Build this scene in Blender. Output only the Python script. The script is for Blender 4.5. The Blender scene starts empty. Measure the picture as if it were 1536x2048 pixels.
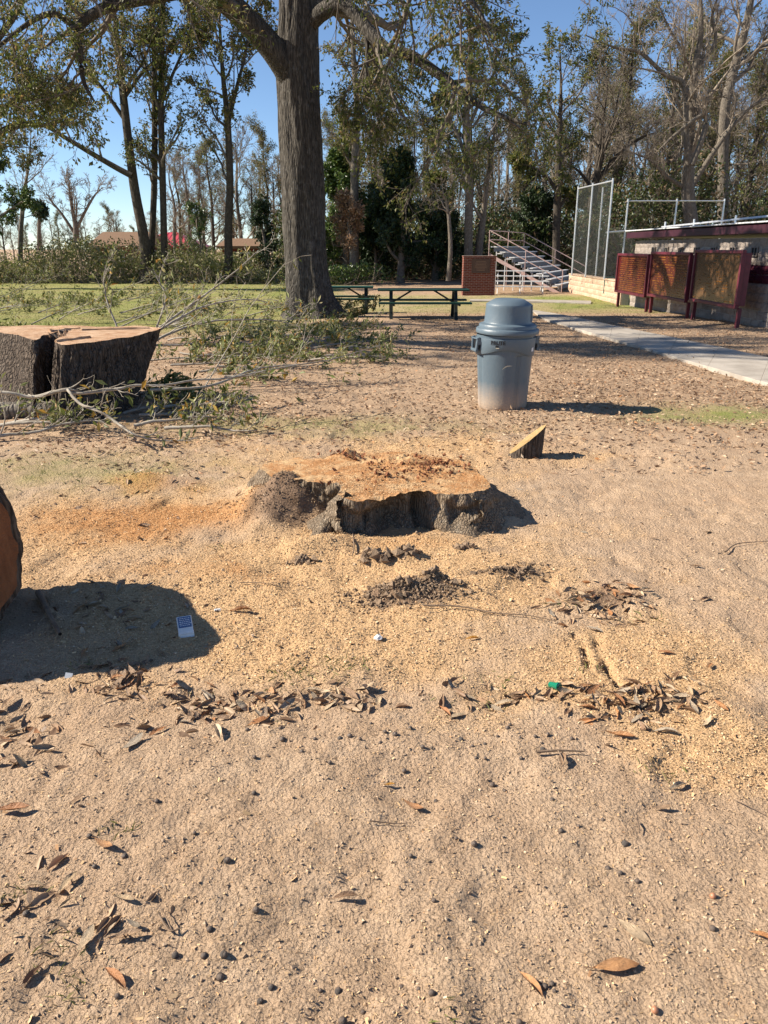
import bpy, bmesh, math, random
import numpy as np
from mathutils import Vector, Matrix

# ------------------------------------------------------------------ camera, sky, sun, exposure
scene = bpy.context.scene
COL = scene.collection
R = math.radians
CAM_H = 1.5
FPX = 1540.0                                   # focal length in pixels of the 1536 x 2048 photograph
PITCH = math.atan((1024 - 495) / FPX)
cam_d = bpy.data.cameras.new('camera')
cam = bpy.data.objects.new('camera', cam_d)
COL.objects.link(cam)
cam.location = (0, 0, CAM_H)
cam.rotation_euler = (math.pi / 2 - PITCH, 0, 0)
cam_d.sensor_fit = 'VERTICAL'
cam_d.sensor_height = 24.0
cam_d.lens = 24.0 * FPX / 2048.0
cam_d.clip_start = 0.05
cam_d.clip_end = 2000
scene.camera = cam
scene.render.resolution_x, scene.render.resolution_y = 768, 1024

SUN_EL, SUN_AZ = R(37), R(-88)                 # azimuth from +Y, clockwise seen from above
sdir = Vector((math.sin(SUN_AZ) * math.cos(SUN_EL), math.cos(SUN_AZ) * math.cos(SUN_EL), math.sin(SUN_EL)))
world = bpy.data.worlds.new('World')
scene.world = world
world.use_nodes = True
wn = world.node_tree
wn.nodes.clear()
sky = wn.nodes.new('ShaderNodeTexSky')
sky.sky_type = 'NISHITA'
sky.sun_disc = False
sky.sun_elevation = SUN_EL
sky.sun_rotation = SUN_AZ
sky.altitude = 50
sky.air_density = 0.75
sky.dust_density = 0.0
sky.ozone_density = 4.0
bg = wn.nodes.new('ShaderNodeBackground')
bg.inputs['Strength'].default_value = 0.075
wo = wn.nodes.new('ShaderNodeOutputWorld')
wn.links.new(sky.outputs[0], bg.inputs[0])
wn.links.new(bg.outputs[0], wo.inputs[0])
sun_d = bpy.data.lights.new('sun', 'SUN')
sun_d.energy = 5.0
sun_d.angle = R(0.5)
sun_d.color = (1.0, 0.91, 0.77)
sun = bpy.data.objects.new('sun', sun_d)
COL.objects.link(sun)
sun.rotation_euler = sdir.to_track_quat('Z', 'Y').to_euler()
scene.view_settings.view_transform = 'Standard'
scene.view_settings.look = 'None'
scene.view_settings.exposure = 1.08
scene.view_settings.gamma = 1
scene.view_settings.use_curve_mapping = False
scene.cycles.max_bounces = 6
scene.cycles.diffuse_bounces = 3
scene.cycles.transparent_max_bounces = 8
scene.cycles.use_denoising = True

rng = np.random.default_rng(11)
random.seed(5)

# ------------------------------------------------------------------ numeric helpers
def vnoise(x, y, seed=0):
    x = np.asarray(x, float); y = np.asarray(y, float)
    xi = np.floor(x).astype(np.int64); yi = np.floor(y).astype(np.int64)
    xf = x - xi; yf = y - yi
    def h(a, b):
        n = (a * 374761393 + b * 668265263 + seed * 974634777) & 0xffffffff
        n = ((n ^ (n >> 13)) * 1274126177) & 0xffffffff
        return ((n ^ (n >> 16)) & 0xffff) / 65535.0
    u = xf * xf * (3 - 2 * xf); v = yf * yf * (3 - 2 * yf)
    return (h(xi, yi) * (1 - u) + h(xi + 1, yi) * u) * (1 - v) + (h(xi, yi + 1) * (1 - u) + h(xi + 1, yi + 1) * u) * v

def fbm(x, y, seed=0, oct=3):
    s = 0; a = 0.5; f = 1.0; t = 0
    for k in range(oct):
        s = s + a * vnoise(x * f + 17.3 * k, y * f - 9.1 * k, seed + k); t += a
        a *= 0.5; f *= 2.03
    return s / t

def sstep(a, b, x):
    t = np.clip((np.asarray(x, float) - a) / (b - a), 0, 1)
    return t * t * (3 - 2 * t)

def slope(y):
    return -0.02 * np.clip(np.asarray(y, float) - 5.0, 0, 22.5)

cp, sp = math.cos(PITCH), math.sin(PITCH)
def ray(px, py):
    a = (px - 768) / FPX; b = (1024 - py) / FPX
    return np.array([a, cp + b * sp, -sp + b * cp])

def gp(px, py, h=0.0):
    """Point of the gently sloping ground (raised by h) seen at a pixel of the photograph."""
    d = ray(px, py); t = 4.0
    for _ in range(60):
        t = (CAM_H - h - float(slope(t * d[1]))) / -d[2]
    return np.array([t * d[0], t * d[1], CAM_H + t * d[2]])

def at(px, py, y):
    d = ray(px, py)
    return np.array([0, 0, CAM_H]) + d * (y / d[1])

MOUNDS = []      # x, y, rx, ry, rot, h
def mound(px, py, rx, ry, h, rot=0.0):
    p = gp(px, py); MOUNDS.append((p[0], p[1], rx, ry, rot, h))
mound(572, 1015, 0.23, 0.19, 0.25, 0.3)
mound(790, 1075, 0.30, 0.05, 0.03)
mound(660, 1085, 0.14, 0.09, 0.05)
mound(530, 1050, 0.16, 0.14, 0.06)
mound(600, 985, 0.17, 0.09, 0.15)
mound(520, 985, 0.14, 0.12, 0.10)
mound(1000, 1035, 0.12, 0.10, 0.04)
mound(600, 1095, 0.09, 0.06, 0.05)
mound(745, 1115, 0.07, 0.05, 0.05)
mound(815, 1112, 0.08, 0.05, 0.06)
mound(820, 1185, 0.24, 0.10, 0.045)
mound(800, 1192, 0.06, 0.04, 0.035)
mound(870, 1172, 0.07, 0.04, 0.04)
mound(760, 1190, 0.05, 0.035, 0.025)
mound(1010, 1150, 0.20, 0.05, 0.03, 0.4)
mound(310, 960, 0.25, 0.12, 0.04)
mound(700, 690, 1.6, 1.6, 0.10)
mound(1190, 1200, 0.22, 0.12, 0.03)
mound(1290, 1400, 0.20, 0.09, 0.02)
RUTS = [(1175, 1262, 1250, 1400, 0.011, -0.030), (1145, 1262, 1205, 1385, 0.012, -0.026), (1162, 1285, 1226, 1385, 0.010, 0.006),
        (80, 1185, 125, 1285, 0.02, 0.02)]
RUTS = [(gp(a, b), gp(c, d), w, h) for a, b, c, d, w, h in RUTS]

def H(x, y):
    """Height of the ground."""
    x = np.asarray(x, float); y = np.asarray(y, float)
    z = slope(y)
    near = 1 - sstep(7, 16, y)
    z = z + (fbm(x * 0.8, y * 0.8, 3) - 0.5) * 0.07 * sstep(0.5, 3, y) * (1 + 0.5 * sstep(8, 30, y))
    z = z + (fbm(x * 6, y * 6, 5) - 0.5) * 0.022 * near
    z = z + (fbm(x * 24, y * 24, 8, 2) - 0.5) * 0.016 * near
    z = z + (fbm(x * 55, y * 55, 9, 2) - 0.5) * 0.011 * near
    # trodden hollows
    q = fbm(x * 3.1 + 4, y * 3.1, 21, 2)
    z = z - 0.016 * sstep(0.58, 0.72, q) * near
    for mx, my, rx, ry, ro, h in MOUNDS:
        dx, dy = x - mx, y - my
        c, s = math.cos(ro), math.sin(ro)
        e = ((dx * c + dy * s) / rx) ** 2 + ((-dx * s + dy * c) / ry) ** 2
        z = z + h * np.exp(-e) * (0.8 + 0.4 * fbm(x * 14, y * 14, 31, 2))
    for a, b, w, h in RUTS:
        ab = b[:2] - a[:2]; L2 = ab @ ab
        x, y = x + 0.03 * (fbm(x * 9, y * 9, 61, 2) - 0.5), y
        t = np.clip(((x - a[0]) * ab[0] + (y - a[1]) * ab[1]) / L2, 0, 1)
        dd = np.hypot(x - a[0] - t * ab[0], y - a[1] - t * ab[1])
        z = z + h * np.exp(-(dd / w) ** 2) * 1.7 * sstep(0.3, 0.6, fbm(x * 22, y * 22, 41, 2)) * sstep(0.0, 0.15, t) * (1 - sstep(0.85, 1.0, t))
    return z

def Hs(x, y):
    return float(H(np.array([x]), np.array([y]))[0])

def G(px, py, dz=0.0):
    p = gp(px, py)
    return np.array([p[0], p[1], Hs(p[0], p[1]) + dz])

# ------------------------------------------------------------------ objects
def props(o, label=None, cat=None, group=None, kind=None):
    if label: o['label'] = label
    if cat: o['category'] = cat
    if group: o['group'] = group
    if kind: o['kind'] = kind
    return o

def link(name, me, mat=None, parent=None, label=None, cat=None, group=None, kind=None, loc=None, rot=None):
    o = bpy.data.objects.new(name, me)
    COL.objects.link(o)
    if mat is not None and me is not None and not me.materials:
        for m in (mat if isinstance(mat, (list, tuple)) else [mat]): me.materials.append(m)
    if parent is not None: o.parent = parent
    if loc is not None: o.location = tuple(float(v) for v in loc)
    if rot is not None: o.rotation_euler = rot
    return props(o, label, cat, group, kind)

def empty(name, label, cat, loc=(0, 0, 0), rz=0.0, group=None):
    o = bpy.data.objects.new(name, None)
    COL.objects.link(o)
    o.location = tuple(float(v) for v in loc); o.rotation_euler = (0, 0, rz)
    o.empty_display_size = 0.1
    return props(o, label, cat, group)

def npmesh(name, verts, faces_list, smooth=True):
    """faces_list: list of int arrays (n, k)"""
    me = bpy.data.meshes.new(name)
    verts = np.ascontiguousarray(verts, dtype=np.float32).reshape(-1, 3)
    me.vertices.add(len(verts)); me.vertices.foreach_set('co', verts.ravel())
    fl = [np.asarray(f, dtype=np.int32) for f in faces_list if len(f)]
    tot = np.concatenate([np.full(len(f), f.shape[1], np.int32) for f in fl])
    idx = np.concatenate([f.ravel() for f in fl])
    me.loops.add(len(idx)); me.loops.foreach_set('vertex_index', idx)
    me.polygons.add(len(tot))
    st = np.concatenate([[0], np.cumsum(tot)[:-1]]).astype(np.int32)
    me.polygons.foreach_set('loop_start', st)
    me.polygons.foreach_set('loop_total', tot)
    me.polygons.foreach_set('use_smooth', np.full(len(tot), smooth))
    me.update(calc_edges=True)
    return me

class MB:
    def __init__(s): s.v = []; s.f = []
    def box(s, c, d, rz=0.0, M=None):
        n = len(s.v)
        for i in (-1, 1):
            for j in (-1, 1):
                for k in (-1, 1):
                    p = Vector((i * d[0] / 2, j * d[1] / 2, k * d[2] / 2))
                    if M is not None: p = M @ p
                    elif rz: p = Matrix.Rotation(rz, 3, 'Z') @ p
                    s.v.append((p.x + c[0], p.y + c[1], p.z + c[2]))
        for q in ((0, 1, 3, 2), (4, 6, 7, 5), (0, 4, 5, 1), (2, 3, 7, 6), (0, 2, 6, 4), (1, 5, 7, 3)):
            s.f.append(tuple(n + i for i in q))
        return s
    def beam(s, a, b, w, h):
        a, b = Vector(a), Vector(b); d = b - a
        q = d.to_track_quat('X', 'Z').to_matrix()
        return s.box((a + b) / 2, (d.length, w, h), M=q)
    def tube(s, pts, rad, n=8, cap=True):
        pts = [Vector(p) for p in pts]
        if not isinstance(rad, (list, tuple)): rad = [rad] * len(pts)
        b = len(s.v)
        t0 = (pts[1] - pts[0]).normalized()
        ref = Vector((0, 0, 1)) if abs(t0.z) < 0.8 else Vector((0, 1, 0))
        for i, p in enumerate(pts):
            t = (pts[min(i + 1, len(pts) - 1)] - pts[max(i - 1, 0)]).normalized()
            u = t.cross(ref).normalized(); w = u.cross(t)
            for k in range(n):
                a = 2 * math.pi * k / n
                q = p + (u * math.cos(a) + w * math.sin(a)) * rad[i]
                s.v.append(tuple(q))
        for i in range(len(pts) - 1):
            for k in range(n):
                s.f.append((b + i * n + k, b + i * n + (k + 1) % n, b + (i + 1) * n + (k + 1) % n, b + (i + 1) * n + k))
        if cap:
            s.f.append(tuple(b + k for k in range(n - 1, -1, -1)))
            e = b + (len(pts) - 1) * n
            s.f.append(tuple(e + k for k in range(n)))
        return s
    def prism(s, poly, z0, z1):
        n = len(s.v); k = len(poly)
        for z in (z0, z1):
            for p in poly: s.v.append((p[0], p[1], z))
        s.f.append(tuple(n + i for i in range(k - 1, -1, -1))); s.f.append(tuple(n + k + i for i in range(k)))
        for i in range(k):
            j = (i + 1) % k; s.f.append((n + i, n + j, n + k + j, n + k + i))
        return s
    def lathe(s, prof, n=48, cap=True):
        b = len(s.v)
        for r, z in prof:
            for k in range(n):
                a = 2 * math.pi * k / n; s.v.append((r * math.cos(a), r * math.sin(a), z))
        for i in range(len(prof) - 1):
            for k in range(n):
                s.f.append((b + i * n + k, b + i * n + (k + 1) % n, b + (i + 1) * n + (k + 1) % n, b + (i + 1) * n + k))
        if cap:
            s.f.append(tuple(b + k for k in range(n - 1, -1, -1)))
            e = b + (len(prof) - 1) * n; s.f.append(tuple(e + k for k in range(n)))
        return s
    def mesh(s, name, smooth=False, bevel=0.0, seg=1):
        me = bpy.data.meshes.new(name)
        me.from_pydata(s.v, [], s.f)
        bm = bmesh.new(); bm.from_mesh(me)
        bmesh.ops.recalc_face_normals(bm, faces=bm.faces)
        if bevel: bmesh.ops.bevel(bm, geom=list(bm.edges), offset=bevel, segments=seg, affect='EDGES', profile=0.6)
        bm.to_mesh(me); bm.free()
        if smooth:
            me.polygons.foreach_set('use_smooth', np.full(len(me.polygons), True))
            me.set_sharp_from_angle(angle=R(38))
        me.update()
        return me
    def put(s, name, mat, parent=None, smooth=False, bevel=0.0, seg=1, **k):
        return link(name, s.mesh(name, smooth, bevel, seg), mat, parent, **k)

# ------------------------------------------------------------------ materials
class NT:
    def __init__(s, name):
        s.m = bpy.data.materials.new(name); s.m.use_nodes = True
        s.t = s.m.node_tree; s.t.nodes.clear()
        s.out = s.t.nodes.new('ShaderNodeOutputMaterial')
    def n(s, typ, ins=None, **pr):
        nd = s.t.nodes.new('ShaderNode' + typ)
        for k, v in pr.items(): setattr(nd, k, v)
        for k, v in (ins or {}).items():
            sk = nd.inputs[k]
            if isinstance(v, bpy.types.NodeSocket): s.t.links.new(v, sk)
            else: sk.default_value = v
        return nd
    def obj(s): return s.n('TexCoord').outputs['Object']
    def scaled(s, v, sc):
        m = s.n('Mapping', {'Vector': v, 'Scale': sc}); return m.outputs[0]
    def noise(s, v, scale, detail=4, rough=0.55, dist=0.0):
        return s.n('TexNoise', {'Vector': v, 'Scale': scale, 'Detail': detail, 'Roughness': rough, 'Distortion': dist}).outputs['Fac']
    def ramp(s, fac, stops):
        r = s.n('ValToRGB', {'Fac': fac}); e = r.color_ramp.elements
        while len(e) < len(stops): e.new(0.5)
        for el, (p, c) in zip(e, stops):
            el.position = p; el.color = (c[0], c[1], c[2], 1) if not isinstance(c, (int, float)) else (c, c, c, 1)
        return r.outputs['Color']
    def mix(s, f, a, b, mode='MIX'):
        m = s.n('Mix', data_type='RGBA', blend_type=mode)
        for i, v in ((0, f), (6, a), (7, b)):
            if isinstance(v, bpy.types.NodeSocket): s.t.links.new(v, m.inputs[i])
            else: m.inputs[i].default_value = v if i == 0 else (v[0], v[1], v[2], 1)
        return m.outputs[2]
    def math(s, op, a, b=0.0, c=0.0):
        m = s.n('Math', operation=op)
        for i, v in enumerate((a, b, c)):
            if isinstance(v, bpy.types.NodeSocket): s.t.links.new(v, m.inputs[i])
            else: m.inputs[i].default_value = v
        return m.outputs[0]
    def bump(s, h, dist, strength=1.0, normal=None):
        ins = {'Height': h, 'Distance': dist, 'Strength': strength}
        if normal is not None: ins['Normal'] = normal
        return s.n('Bump', ins).outputs[0]
    def island(s): return s.n('NewGeometry').outputs['Random Per Island']
    def pb(s, col, rough=0.8, normal=None, spec=0.3, metal=0.0):
        ins = {'Base Color': col if isinstance(col, bpy.types.NodeSocket) else (*col, 1), 'Roughness': rough,
               'Specular IOR Level': spec, 'Metallic': metal}
        if normal is not None: ins['Normal'] = normal
        b = s.n('BsdfPrincipled', ins)
        s.t.links.new(b.outputs[0], s.out.inputs[0])
        return s.m

def plain(name, c1, c2, scale=8, rough=0.7, bump=0.0, bscale=40, spec=0.3, metal=0.0):
    t = NT(name); v = t.obj()
    c = t.mix(t.ramp(t.noise(v, scale), [(0.35, 0.0), (0.65, 1.0)]), c1, c2)
    nrm = t.bump(t.noise(v, bscale, 6), bump) if bump else None
    return t.pb(c, rough, nrm, spec, metal)

def leafmat(name, stops, rough=0.45, trans=0.3, spec=0.4):
    t = NT(name)
    c = t.ramp(t.island(), stops)
    p = t.n('BsdfPrincipled', {'Base Color': c, 'Roughness': rough, 'Specular IOR Level': spec})
    tr = t.n('BsdfTranslucent', {'Color': c})
    mx = t.n('MixShader', {'Fac': trans, 1: p.outputs[0], 2: tr.outputs[0]})
    t.t.links.new(mx.outputs[0], t.out.inputs[0])
    return t.m

def barkmat(name, c1, c2, c3, vs=1.0, dist=0.02, moss=None, fine=1.0):
    t = NT(name); v = t.obj()
    s1 = t.scaled(v, (9 * vs, 9 * vs, 1.3 * vs))
    n1 = t.noise(s1, 2.2, 6, 0.6, 0.6)
    n2 = t.noise(v, 5 * vs, 5)
    w = t.n('TexVoronoi', {'Vector': s1, 'Scale': 1.6 * fine}, feature='DISTANCE_TO_EDGE').outputs['Distance']
    w = t.ramp(w, [(0.0, 0.0), (0.25, 1.0)])
    h = t.math('ADD', t.math('MULTIPLY', n1, 0.7), t.math('MULTIPLY', w, 0.4))
    c = t.mix(t.ramp(n1, [(0.35, 0.0), (0.62, 1.0)]), c1, c2)
    c = t.mix(t.ramp(n2, [(0.55, 0.0), (0.75, 0.75)]), c, c3)
    if moss: c = t.mix(t.ramp(t.noise(v, 3.3 * vs), [(0.56, 0.0), (0.7, 0.7)]), c, moss)
    c = t.mix(t.ramp(w, [(0.0, 0.55), (0.5, 0.0)]), c, tuple(k * 0.3 for k in c1))
    return t.pb(c, 0.9, t.bump(h, dist), 0.15)

# ------------------------------------------------------------------ bulk tubes, leaves and tree growth (arrays)
def tubes(P, Rd, s):
    """P (N,K,3) centre lines, Rd (N,K) radii -> verts, quads"""
    P = np.asarray(P, float); N, K, _ = P.shape
    T = np.empty_like(P)
    T[:, 1:-1] = P[:, 2:] - P[:, :-2]; T[:, 0] = P[:, 1] - P[:, 0]; T[:, -1] = P[:, -1] - P[:, -2]
    T /= np.linalg.norm(T, axis=2, keepdims=True) + 1e-9
    m = P[:, -1] - P[:, 0]; m /= np.linalg.norm(m, axis=1, keepdims=True) + 1e-9
    ref = np.where(np.abs(m[:, 2:3]) < 0.75, np.array([[0, 0, 1.0]]), np.array([[0, 1.0, 0]]))[:, None, :]
    U = np.cross(T, np.broadcast_to(ref, T.shape)); U /= np.linalg.norm(U, axis=2, keepdims=True) + 1e-9
    W = np.cross(U, T)
    a = np.arange(s) * 2 * np.pi / s
    V = P[:, :, None] + Rd[:, :, None, None] * (U[:, :, None] * np.cos(a)[None, None, :, None] + W[:, :, None] * np.sin(a)[None, None, :, None])
    I = np.arange(N * K * s).reshape(N, K, s)
    J = np.roll(I, -1, axis=2)
    F = np.stack([I[:, :-1], J[:, :-1], J[:, 1:], I[:, 1:]], -1).reshape(-1, 4)
    return V.reshape(-1, 3), F

def join(parts):
    vs, fs, o = [], [], 0
    for v, f in parts:
        vs.append(v); fs.append(np.asarray(f) + o); o += len(v)
    return np.concatenate(vs), fs

def unit(v): return v / (np.linalg.norm(v, axis=-1, keepdims=True) + 1e-9)

def sprout(r, P, Rd, n, t0, t1, ang, lenf, K=5, rf=0.6, up=0.0, wig=0.18, rmin=0.003, lmin=0.1, taper=0.25, lpow=0.5):
    """children of every polyline of P"""
    N, K0, _ = P.shape
    seg = np.linalg.norm(np.diff(P, axis=1), axis=2).sum(1)
    idx = np.repeat(np.arange(N), n); M = len(idx)
    base = np.tile((np.arange(n) + 0.5) / n, N)
    t = np.clip(t0 + (t1 - t0) * (base + (r.random(M) - 0.5) / n), 0.02, 0.995) * (K0 - 1)
    i = np.minimum(t.astype(int), K0 - 2); f = (t - i)[:, None]
    st = P[idx, i] * (1 - f) + P[idx, i + 1] * f
    rad = Rd[idx, i] * (1 - f[:, 0]) + Rd[idx, i + 1] * f[:, 0]
    tan = unit(P[idx, i + 1] - P[idx, i])
    rnd = r.normal(size=(M, 3)); per = unit(rnd - tan * (rnd * tan).sum(1, keepdims=True))
    A = (ang[0] + (ang[1] - ang[0]) * r.random(M))[:, None]
    d = unit(np.cos(A) * tan + np.sin(A) * per + np.array([0, 0, up]))
    tt = t / (K0 - 1)
    L = np.maximum(lmin, seg[idx] * lenf * (0.55 + 0.7 * r.random(M)) * (1 - lpow * tt))
    out = np.empty((M, K, 3)); out[:, 0] = st; p = st.copy()
    for k in range(1, K):
        d = unit(d + r.normal(size=(M, 3)) * wig + np.array([0, 0, up * 0.35]))
        p = p + d * (L / (K - 1))[:, None]; out[:, k] = p
    r0 = np.maximum(rad * rf * (0.7 + 0.4 * r.random(M)), rmin)
    R_ = np.maximum(r0[:, None] * np.linspace(1, taper, K)[None], rmin * 0.7)
    return out, R_

def leaves(r, P, n, size, aspect=0.42, spread=0.05, droop=0.3, tmin=0.25, keep=1.0):
    """folded four-sided leaves scattered along polylines"""
    N, K, _ = P.shape
    idx = np.repeat(np.arange(N), n)
    if keep < 1: idx = idx[r.random(len(idx)) < keep]
    M = len(idx)
    t = (tmin + (1 - tmin) * r.random(M)) * (K - 1) * 0.999; i = t.astype(int); f = (t - i)[:, None]
    p = P[idx, i] * (1 - f) + P[idx, i + 1] * f + r.normal(size=(M, 3)) * spread
    d = unit(unit(P[idx, i + 1] - P[idx, i]) * 0.6 + r.normal(size=(M, 3)) * 0.8 - np.array([0, 0, droop]))
    return leaf_quads(r, p, d, size, aspect)

def leaf_quads(r, p, d, size, aspect=0.42):
    M = len(p)
    s = size * (0.6 + 0.8 * r.random(M))[:, None]
    n = r.normal(size=(M, 3)) + np.array([0, 0, 0.6]); u = unit(np.cross(d, n)); nn = np.cross(u, d)
    w = s * aspect * 0.5
    V = np.stack([p, p + d * s * 0.55 + u * w + nn * w * 0.5, p + d * s, p + d * s * 0.5 - u * w + nn * w * 0.5], 1)
    I = np.arange(M * 4).reshape(M, 4)
    F = np.concatenate([I[:, [0, 1, 2]], I[:, [0, 2, 3]]])
    return V.reshape(-1, 3), F

def smooth_path(pts, rad, K):
    """Catmull-Rom through control points; returns (1,K,3),(1,K)"""
    pts = np.array(pts, float); rad = np.array(rad, float); n = len(pts)
    e = np.vstack([2 * pts[0] - pts[1], pts, 2 * pts[-1] - pts[-2]])
    s = np.linspace(0, n - 1.0001, K); i = s.astype(int); f = (s - i)[:, None]
    a, b, c, d = e[i], e[i + 1], e[i + 2], e[i + 3]
    q = 0.5 * (2 * b + (c - a) * f + (2 * a - 5 * b + 4 * c - d) * f ** 2 + (3 * b - a - 3 * c + d) * f ** 3)
    return q[None], np.interp(s, np.arange(n), rad)[None]

def trunk_mesh(pts, rad, K=60, s=40, flare=0.5, fh=0.8, lobes=7, seed=0, rough=0.05):
    """a stout trunk with a flared buttressed foot and fluted bark"""
    P, Rr = smooth_path(pts, rad, K); P = P[0]; Rr = Rr[0]
    T = unit(np.gradient(P, axis=0)); U = unit(np.cross(T, np.array([0, 1.0, 0]))); W = np.cross(U, T)
    a = np.arange(s) * 2 * np.pi / s
    h = np.r_[0, np.cumsum(np.linalg.norm(np.diff(P, axis=0), axis=1))]
    fl = np.exp(-h / fh)[:, None]
    lob = 0.5 + 0.5 * np.sin(a * lobes + 1.3 * np.sin(a * 2 + seed))
    rr = Rr[:, None] * (1 + flare * fl * (0.35 + 0.9 * lob[None]) )
    nz = fbm(a[None] * 6 + 0 * h[:, None], h[:, None] * 0.8 + 0 * a[None], seed, 3) - 0.5
    nz2 = fbm(np.cos(a)[None] * 2 + h[:, None] * 0.3, np.sin(a)[None] * 2 + h[:, None] * 0.5, seed + 5, 2) - 0.5
    rr = rr * (1 + rough * 2 * nz + 0.12 * nz2)
    V = P[:, None] + rr[:, :, None] * (U[:, None] * np.cos(a)[None, :, None] + W[:, None] * np.sin(a)[None, :, None])
    I = np.arange(K * s).reshape(K, s); J = np.roll(I, -1, 1)
    F = np.stack([I[:-1], J[:-1], J[1:], I[1:]], -1).reshape(-1, 4)
    return V.reshape(-1, 3), F

def fit(P, K):
    """resample polylines (N,k,3) or a list of them to K points"""
    s = np.linspace(0, P.shape[1] - 1.0001, K); i = s.astype(int); f = (s - i)[None, :, None]
    return P[:, i] * (1 - f) + P[:, i + 1] * f

def build_tree(name, label, group, trunk, limbs, bark, leafm, seed, n1=9, n2=7, n3=5, leaf_n=4, leaf=0.12, keep=1.0, flare=0.35, fh=0.5,
               len1=0.42, up=0.25, t0=0.35, twig_mat=None, n4=0, rmin=0.006, ang=(0.5, 1.1), s=16, K=40, limb_n=7, droop=0.3, spread=0.08, cat='tree', lpow=0.5, wig=0.2, rough=0.05, lobes=5, len2=0.55, lm1=0.6, lm2=0.35):
    """trunk, limbs: (points, radii) in world coordinates"""
    r = np.random.default_rng(seed)
    o0 = np.array(trunk[0][0], float)
    root = empty(name, label, cat, o0, 0, group)
    tv, tf = trunk_mesh(trunk[0], trunk[1], K, s, flare, fh, lobes, seed, rough)
    tp, tr = smooth_path(trunk[0], trunk[1], 12)
    parts = [(tv - o0, tf)]
    LP = [tp]; LR = [tr]
    for pts, rad in limbs:
        p, q = smooth_path(pts, rad, 24)
        parts.append(tubes(p - o0, q, 12))
        p12, q12 = smooth_path(pts, rad, 12); LP.append(p12); LR.append(q12)
    v, f = join(parts)
    link('trunk', npmesh('trunk', v, f), bark, root)
    A, AR = sprout(r, LP[0], LR[0], n1, t0, 1.0, ang, len1, 7, 0.5, up, wig, rmin * 3, lm1, 0.25, lpow)
    Ps, Rs = [A], [AR]
    if len(LP) > 1:
        B, BR = sprout(r, np.concatenate(LP[1:]), np.concatenate(LR[1:]), limb_n, 0.25, 1.0, ang, 0.5, 7, 0.5, up * 0.6, wig, rmin * 2, lm1, 0.25, 0.35)
        Ps.append(B); Rs.append(BR)
    A = np.concatenate(Ps); AR = np.concatenate(Rs)
    B, BR = sprout(r, A, AR, n2, 0.2, 1.0, (0.4, 1.0), len2, 5, 0.55, up * 0.5, wig + 0.02, rmin * 1.5, lm2, 0.3)
    C_, CR = sprout(r, B, BR, n3, 0.15, 1.0, (0.4, 1.0), 0.55, 4, 0.6, up * 0.3, wig + 0.04, rmin, 0.2, 0.4)
    pc = [tubes(A - o0, AR, 6), tubes(B - o0, BR, 4), tubes(fit(C_, 3) - o0, CR[:, :3], 3)]
    last = C_
    if n4:
        D, DR = sprout(r, C_, CR, n4, 0.1, 1.0, (0.4, 0.9), 0.6, 3, 0.7, 0.05, 0.25, rmin * 0.7, 0.15, 0.5)
        pc.append(tubes(D[:, ::2] - o0, DR[:, ::2], 3)); last = D
    v, f = join(pc)
    crown = link('crown', npmesh('crown', v, f), twig_mat or bark, root)
    if leaf_n:
        v, f = leaves(r, last - o0, leaf_n, leaf, 0.45, spread, droop, 0.2, keep)
        link('leaves', npmesh('leaves', v, [f], False), leafm, crown, kind='stuff')
    return root, crown

# ------------------------------------------------------------------ ground
def blob(x, y, c, rx, ry):
    return np.exp(-((x - c[0]) / rx) ** 2 - ((y - c[1]) / ry) ** 2)

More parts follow.
